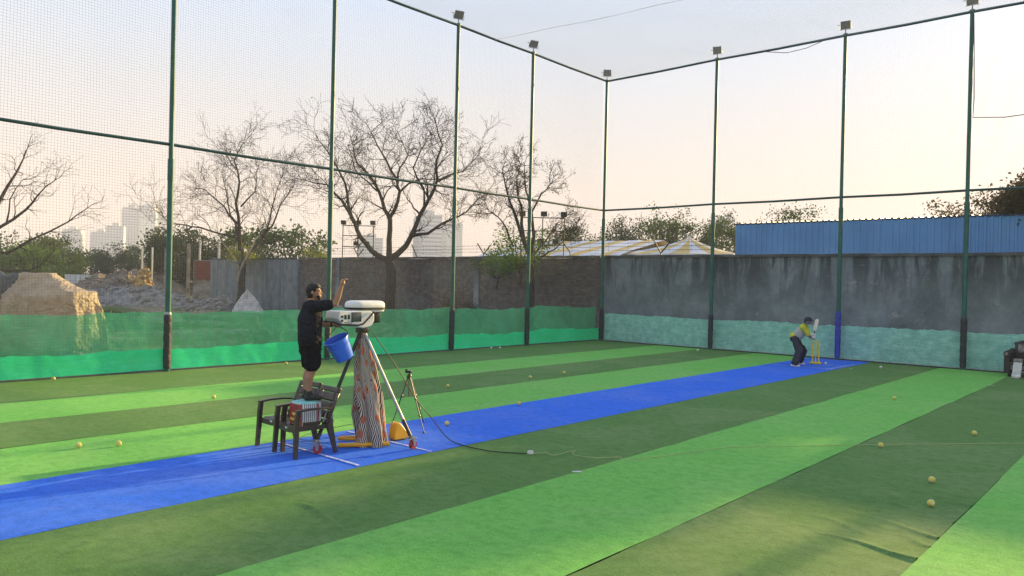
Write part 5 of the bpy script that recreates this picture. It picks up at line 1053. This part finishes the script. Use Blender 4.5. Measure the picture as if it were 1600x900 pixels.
for s in (-1, 1):
    S = CH + Vector((0.0, s * 0.18, 0.04)); E = S.lerp(HN, 0.5) + Vector((0.03, s * 0.10, -0.08)); limb(b, [S, E, HN + Vector((0, 0, 0.04 * s))], [0.055, 0.043, 0.032]); hand(b, HN + Vector((0, 0, 0.04 * s)), (0.6, 0.4, -0.1), (0, 0.3, 1), 0.95, 0.8, s < 0)
remesh(b, 'body', 'skin', 0.012, bt, 2)
b = MB(); limb(b, [HIP + Vector((0, 0, 0.08)), HIP.lerp(CH, .5), CH], [0.150, 0.150, 0.150], 16); limb(b, [CH + Vector((0, -0.17, 0.04)), CH + Vector((0, 0.17, 0.04))], [0.078, 0.078])
for s in (-1, 1): S = CH + Vector((0.0, s * 0.18, 0.04)); E = S.lerp(HN, 0.5) + Vector((0.03, s * 0.10, -0.08)); limb(b, [S, S.lerp(E, 0.95)], [0.078, 0.066])
remesh(b, 'shirt', 'jersey_yellow', 0.012, bt, 3, 0.012)
b = MB(); m0 = HIP.lerp(CH, 0.58); limb(b, [m0 - (CH - HIP) * 0.16, m0 + (CH - HIP) * 0.10], [0.172, 0.172], 16); remesh(b, 'shirt_band', 'jersey_grey', 0.012, bt, 2, 0.006)
b = MB(); b.sphere(HIP + Vector((0, 0, 0.02)), 0.145, 14, (1, 1.15, 0.9))
for h, k, a in LEGS: limb(b, [h, k, a + Vector((0, 0, 0.03))], [0.112, 0.080, 0.060])
remesh(b, 'trousers', 'navy', 0.012, bt, 3, 0.012)
for h, k, a in LEGS:
    b = MB(); f_ = Vector((0.075, -0.02, 0)); limb(b, [a + f_ + Vector((0.01, 0, 0.02)), a.lerp(k, 0.5) + f_, k + f_ * 1.1, k.lerp(h, 0.35) + f_ * 1.1], [0.075, 0.078, 0.088, 0.070], 12, 1.1)
    for q in (0.25, 0.5, 0.75): b.lathe([(0.085, -0.012), (0.096, 0), (0.085, 0.012)], 14, Matrix.Translation(a.lerp(k, q) + f_ * 0.8))
    remesh(b, 'leg_pad', 'navy', 0.012, bt, 2)
    b = MB(); limb(b, [a + Vector((-0.03, 0, -0.04)), a + Vector((0.08, -0.015, -0.042)), a + Vector((0.18, -0.03, -0.046))], [0.046, 0.044, 0.036]); s_ = remesh(b, 'shoe', 'shoe_white', 0.010, bt, 2)
    for v in s_.data.vertices: v.co.z = max(v.co.z, 0.003)
b = MB(); b.sphere(head + Vector((0, 0, 0.03)), 0.128, 18, (1.0, 1.05, 0.98)); b.box(head + Vector((0.09, -0.08, 0.035)), (0.14, 0.12, 0.016), Matrix.Rotation(R(-40), 3, 'Z'), 0.006); hm_ = b.build('helmet', 'navy', bt)
b = MB()
for i in range(5):
    z = 0.01 - i * 0.032; b.tube([head + Vector((0.128 * math.cos(R(-130 + 22 * j)) + 0.03, 0.128 * math.sin(R(-130 + 22 * j)) - 0.02, z)) for j in range(9)], 0.005, 5)
b.build('face_guard', 'galvanised', hm_)
for s in (-1, 1): b = MB(); b.sphere(HN + Vector((0.045, 0.03, 0.04 * s)), 0.068, 12, (1.1, 1, 0.85)); limb(b, [HN + Vector((-0.03, -0.01, 0.04 * s)), HN + Vector((0.0, 0, 0.04 * s))], [0.055, 0.055]); remesh(b, 'glove', 'glove_white', 0.010, bt, 2)
b = MB(); b.sphere(LEGS[1][2] + Vector((0.02, -0.14, 0.16)), 0.07, 10, (0.6, 1, 1.2)); b.build('teal_strap', 'teal', bt)
bpy.context.view_layer.update(); hp_ = bt.matrix_world @ (HN + Vector((0.05, 0.03, 0.0)))
ba = empty('cricket_bat', hp_, R(14), "pale cricket bat raised in the batter's hands", 'bat'); BD = Vector((0.10, 0.62, 0.80)).normalized()
MB().tube([-BD * 0.10, BD * 0.20], 0.018, 10).build('grip', 'navy', ba)
def bat_blade(name, D, L0, L1, wd, parent):
    sd = Vector((0.9, -0.3, 0)); sd = (sd - D * sd.dot(D)).normalized(); return MB().bar([D * L0, D * (L0 + 0.06), D * (L0 + 0.3), D * (L1 - 0.06), D * L1], [0.05, wd, wd, wd, wd * 0.75], [0.02, 0.028, 0.04, 0.045, 0.03], sd).build(name, 'bat_willow', parent)
bat_blade('blade', BD, 0.20, 0.66, 0.11, ba)

# two workers on the far mound
def worker(x, y, z, rz, shirt, label):
    t = empty('person', (x, y, z), rz, label, 'person', 'workers on the building site'); b = MB()
    for s in (-1, 1): limb(b, [(s * .09, 0, .82), (s * .10, .04, .44), (s * .10, 0, .05), (s * .10, .13, .03)], [.09, .06, .045, .03], 8); limb(b, [(s * .19, 0, 1.34), (s * .26, .05, 1.08), (s * .2, .24, .98)], [.05, .042, .034], 8); hand(b, (s * .2, .24, .98), (0, 1, -.2), (0, 0, 1), 1, .6, s < 0)
    limb(b, [(0, 0, .85), (0, 0, 1.32)], [.13, .13], 10); limb(b, [(0, 0, 1.35), (0, .01, 1.52)], [.055, .05], 8); b.sphere((0, .02, 1.60), .095, 10, (.9, 1, 1.15)); b.sphere((0, .12, 1.59), .018, 6)
    remesh(b, 'body', 'skin', 0.022, t, 2); b = MB(); limb(b, [(0, 0, .84), (0, 0, 1.30)], [.165, .165], 10); limb(b, [(-.19, 0, 1.34), (.19, 0, 1.34)], [.075, .075], 8); remesh(b, 'shirt', shirt, 0.022, t, 2)
    b = MB()
    for s in (-1, 1): limb(b, [(s * .09, 0, .84), (s * .10, .04, .44), (s * .10, 0, .10)], [.115, .085, .07], 8)
    remesh(b, 'trousers', 'worker_tan', 0.022, t, 2); MB().sphere((0, 0, 1.64), .10, 10, (.98, 1.05, 1.0)).build('hair', 'hair_black', t)
worker(-81.6, 35.1, 2.30, R(200), 'worker_tan', 'worker in tan clothes on the flat mound, left of the nearest post'); worker(-80.2, 36.2, 2.30, R(120), 'worker_pink', 'worker in pink shirt on the flat mound, close beside the nearest post')

# ------------------------------------------------------------------ sofa at the right edge with kit leaning on it
sf = empty('sofa', (-3.05, 26.75, 0.008), R(-4), 'dark carved sofa with patterned backrest at the right edge by the turquoise cloth', 'sofa')
MB().box((0, 0.0, 0.30), (1.55, 0.70, 0.24), bev=0.03).build('seat_base', 'leather_dark', sf)
MB().box((0, -0.03, 0.46), (1.30, 0.58, 0.11), bev=0.04).build('seat_cushion', 'leather_dark', sf)
bk_ = MB().box((0, 0.30, 0.66), (1.40, 0.13, 0.62), Matrix.Rotation(R(-8), 3, 'X'), 0.04).build('backrest', 'leather_dark', sf); MB().box((0, 0.245, 0.80), (1.20, 0.05, 0.24), Matrix.Rotation(R(-8), 3, 'X'), 0.02).build('patterned_panel', 'cushion_pattern', bk_)
MB().tube([(-0.72, 0.34, 0.93), (-0.5, 0.36, 1.0), (0, 0.36, 1.02), (0.5, 0.36, 1.0), (0.72, 0.34, 0.93)], 0.04, 10).build('crest_rail', 'leather_dark', bk_)
for s in (-1, 1):
    ar = MB(); ar.prism([(-0.36, 0.10), (0.36, 0.10), (0.36, 0.60), (0.1, 0.66), (-0.36, 0.64)], s * 0.76 - 0.07, s * 0.76 + 0.07, 0); a_ = ar.build('arm', 'leather_dark', sf)
    MB().tube([(s * 0.76, -0.40, 0.66), (s * 0.76, 0.10, 0.68), (s * 0.76, 0.33, 0.72)], 0.085, 12).build('arm_roll', 'leather_dark', a_)
    MB().lathe([(0.0001, 0), (0.05, 0), (0.05, 0.012), (0.02, 0.012), (0.0001, 0.02)], 14, Matrix.Translation((s * 0.76, -0.40, 0.66)) @ Matrix.Rotation(R(90), 4, 'X')).build('rosette', 'cushion_pattern', a_)
    for y in (-0.30, 0.30): MB().lathe([(0.03, 0.0), (0.045, 0.05), (0.035, 0.18), (0.05, 0.20)], 10, Matrix.Translation((s * 0.70, y, 0))).build('leg', 'leather_dark', sf)
for i in range(5): MB().box((-0.56 + i * 0.28, -0.352, 0.27), (0.20, 0.02, 0.12), bev=0.008).build('carved_panel', 'cushion_pattern', sf)
lp = empty('batting_pad', (-3.52, 26.16, 0.012), R(-10), 'white batting pad leaning on the front of the dark sofa', 'batting pad')
for i in range(5):
    x = -0.085 + i * 0.0425; MB().bar([(x, -0.10, 0.02), (x, -0.03, 0.25), (x, 0.03, 0.44)], 0.038, 0.05, (1, 0, 0)).build('pad_roll', 'glove_white', lp)
MB().box((0, 0.035, 0.50), (0.22, 0.07, 0.10), Matrix.Rotation(R(-12), 3, 'X'), 0.02).build('knee_roll', 'cushion_pattern', lp); MB().box((0, -0.13, 0.045), (0.20, 0.14, 0.075), Matrix.Rotation(R(14), 3, 'X'), 0.025).build('instep', 'glove_white', lp)
bt2 = empty('cricket_bat', (-3.28, 26.08, 0.012), R(0), 'white cricket bat propped against the sofa beside the pad', 'bat'); D2 = Vector((0.02, 0.24, 0.95)).normalized()
MB().bar([D2 * 0.0, D2 * 0.06, D2 * 0.3, D2 * 0.5, D2 * 0.56], [0.085, 0.108, 0.108, 0.10, 0.045], [0.03, 0.042, 0.038, 0.028, 0.02], (1, 0, 0)).build('blade', 'shoe_white', bt2); MB().tube([D2 * 0.55, D2 * 0.86], 0.018, 10).build('grip', 'glove_white', bt2)
# haze
hz = MB().box((-650, 250, 48), (1760, 940, 110)).build('haze', 'net_cord', smooth=False); tag(hz, 'pale evening haze over the far ground', 'haze', kind='stuff')
hm = bpy.data.materials.new('haze_air'); hm.use_nodes = True; t = hm.node_tree; t.nodes.clear(); o = _n(t, 'OutputMaterial'); pv = _n(t, 'VolumePrincipled')
pv.inputs['Color'].default_value = (0.90, 0.90, 1.0, 1); pv.inputs['Density'].default_value = 0.00065; pv.inputs['Anisotropy'].default_value = 0.0
t.links.new(pv.outputs[0], o.inputs['Volume']); hz.data.materials.clear(); hz.data.materials.append(hm); M['haze_air'] = hm
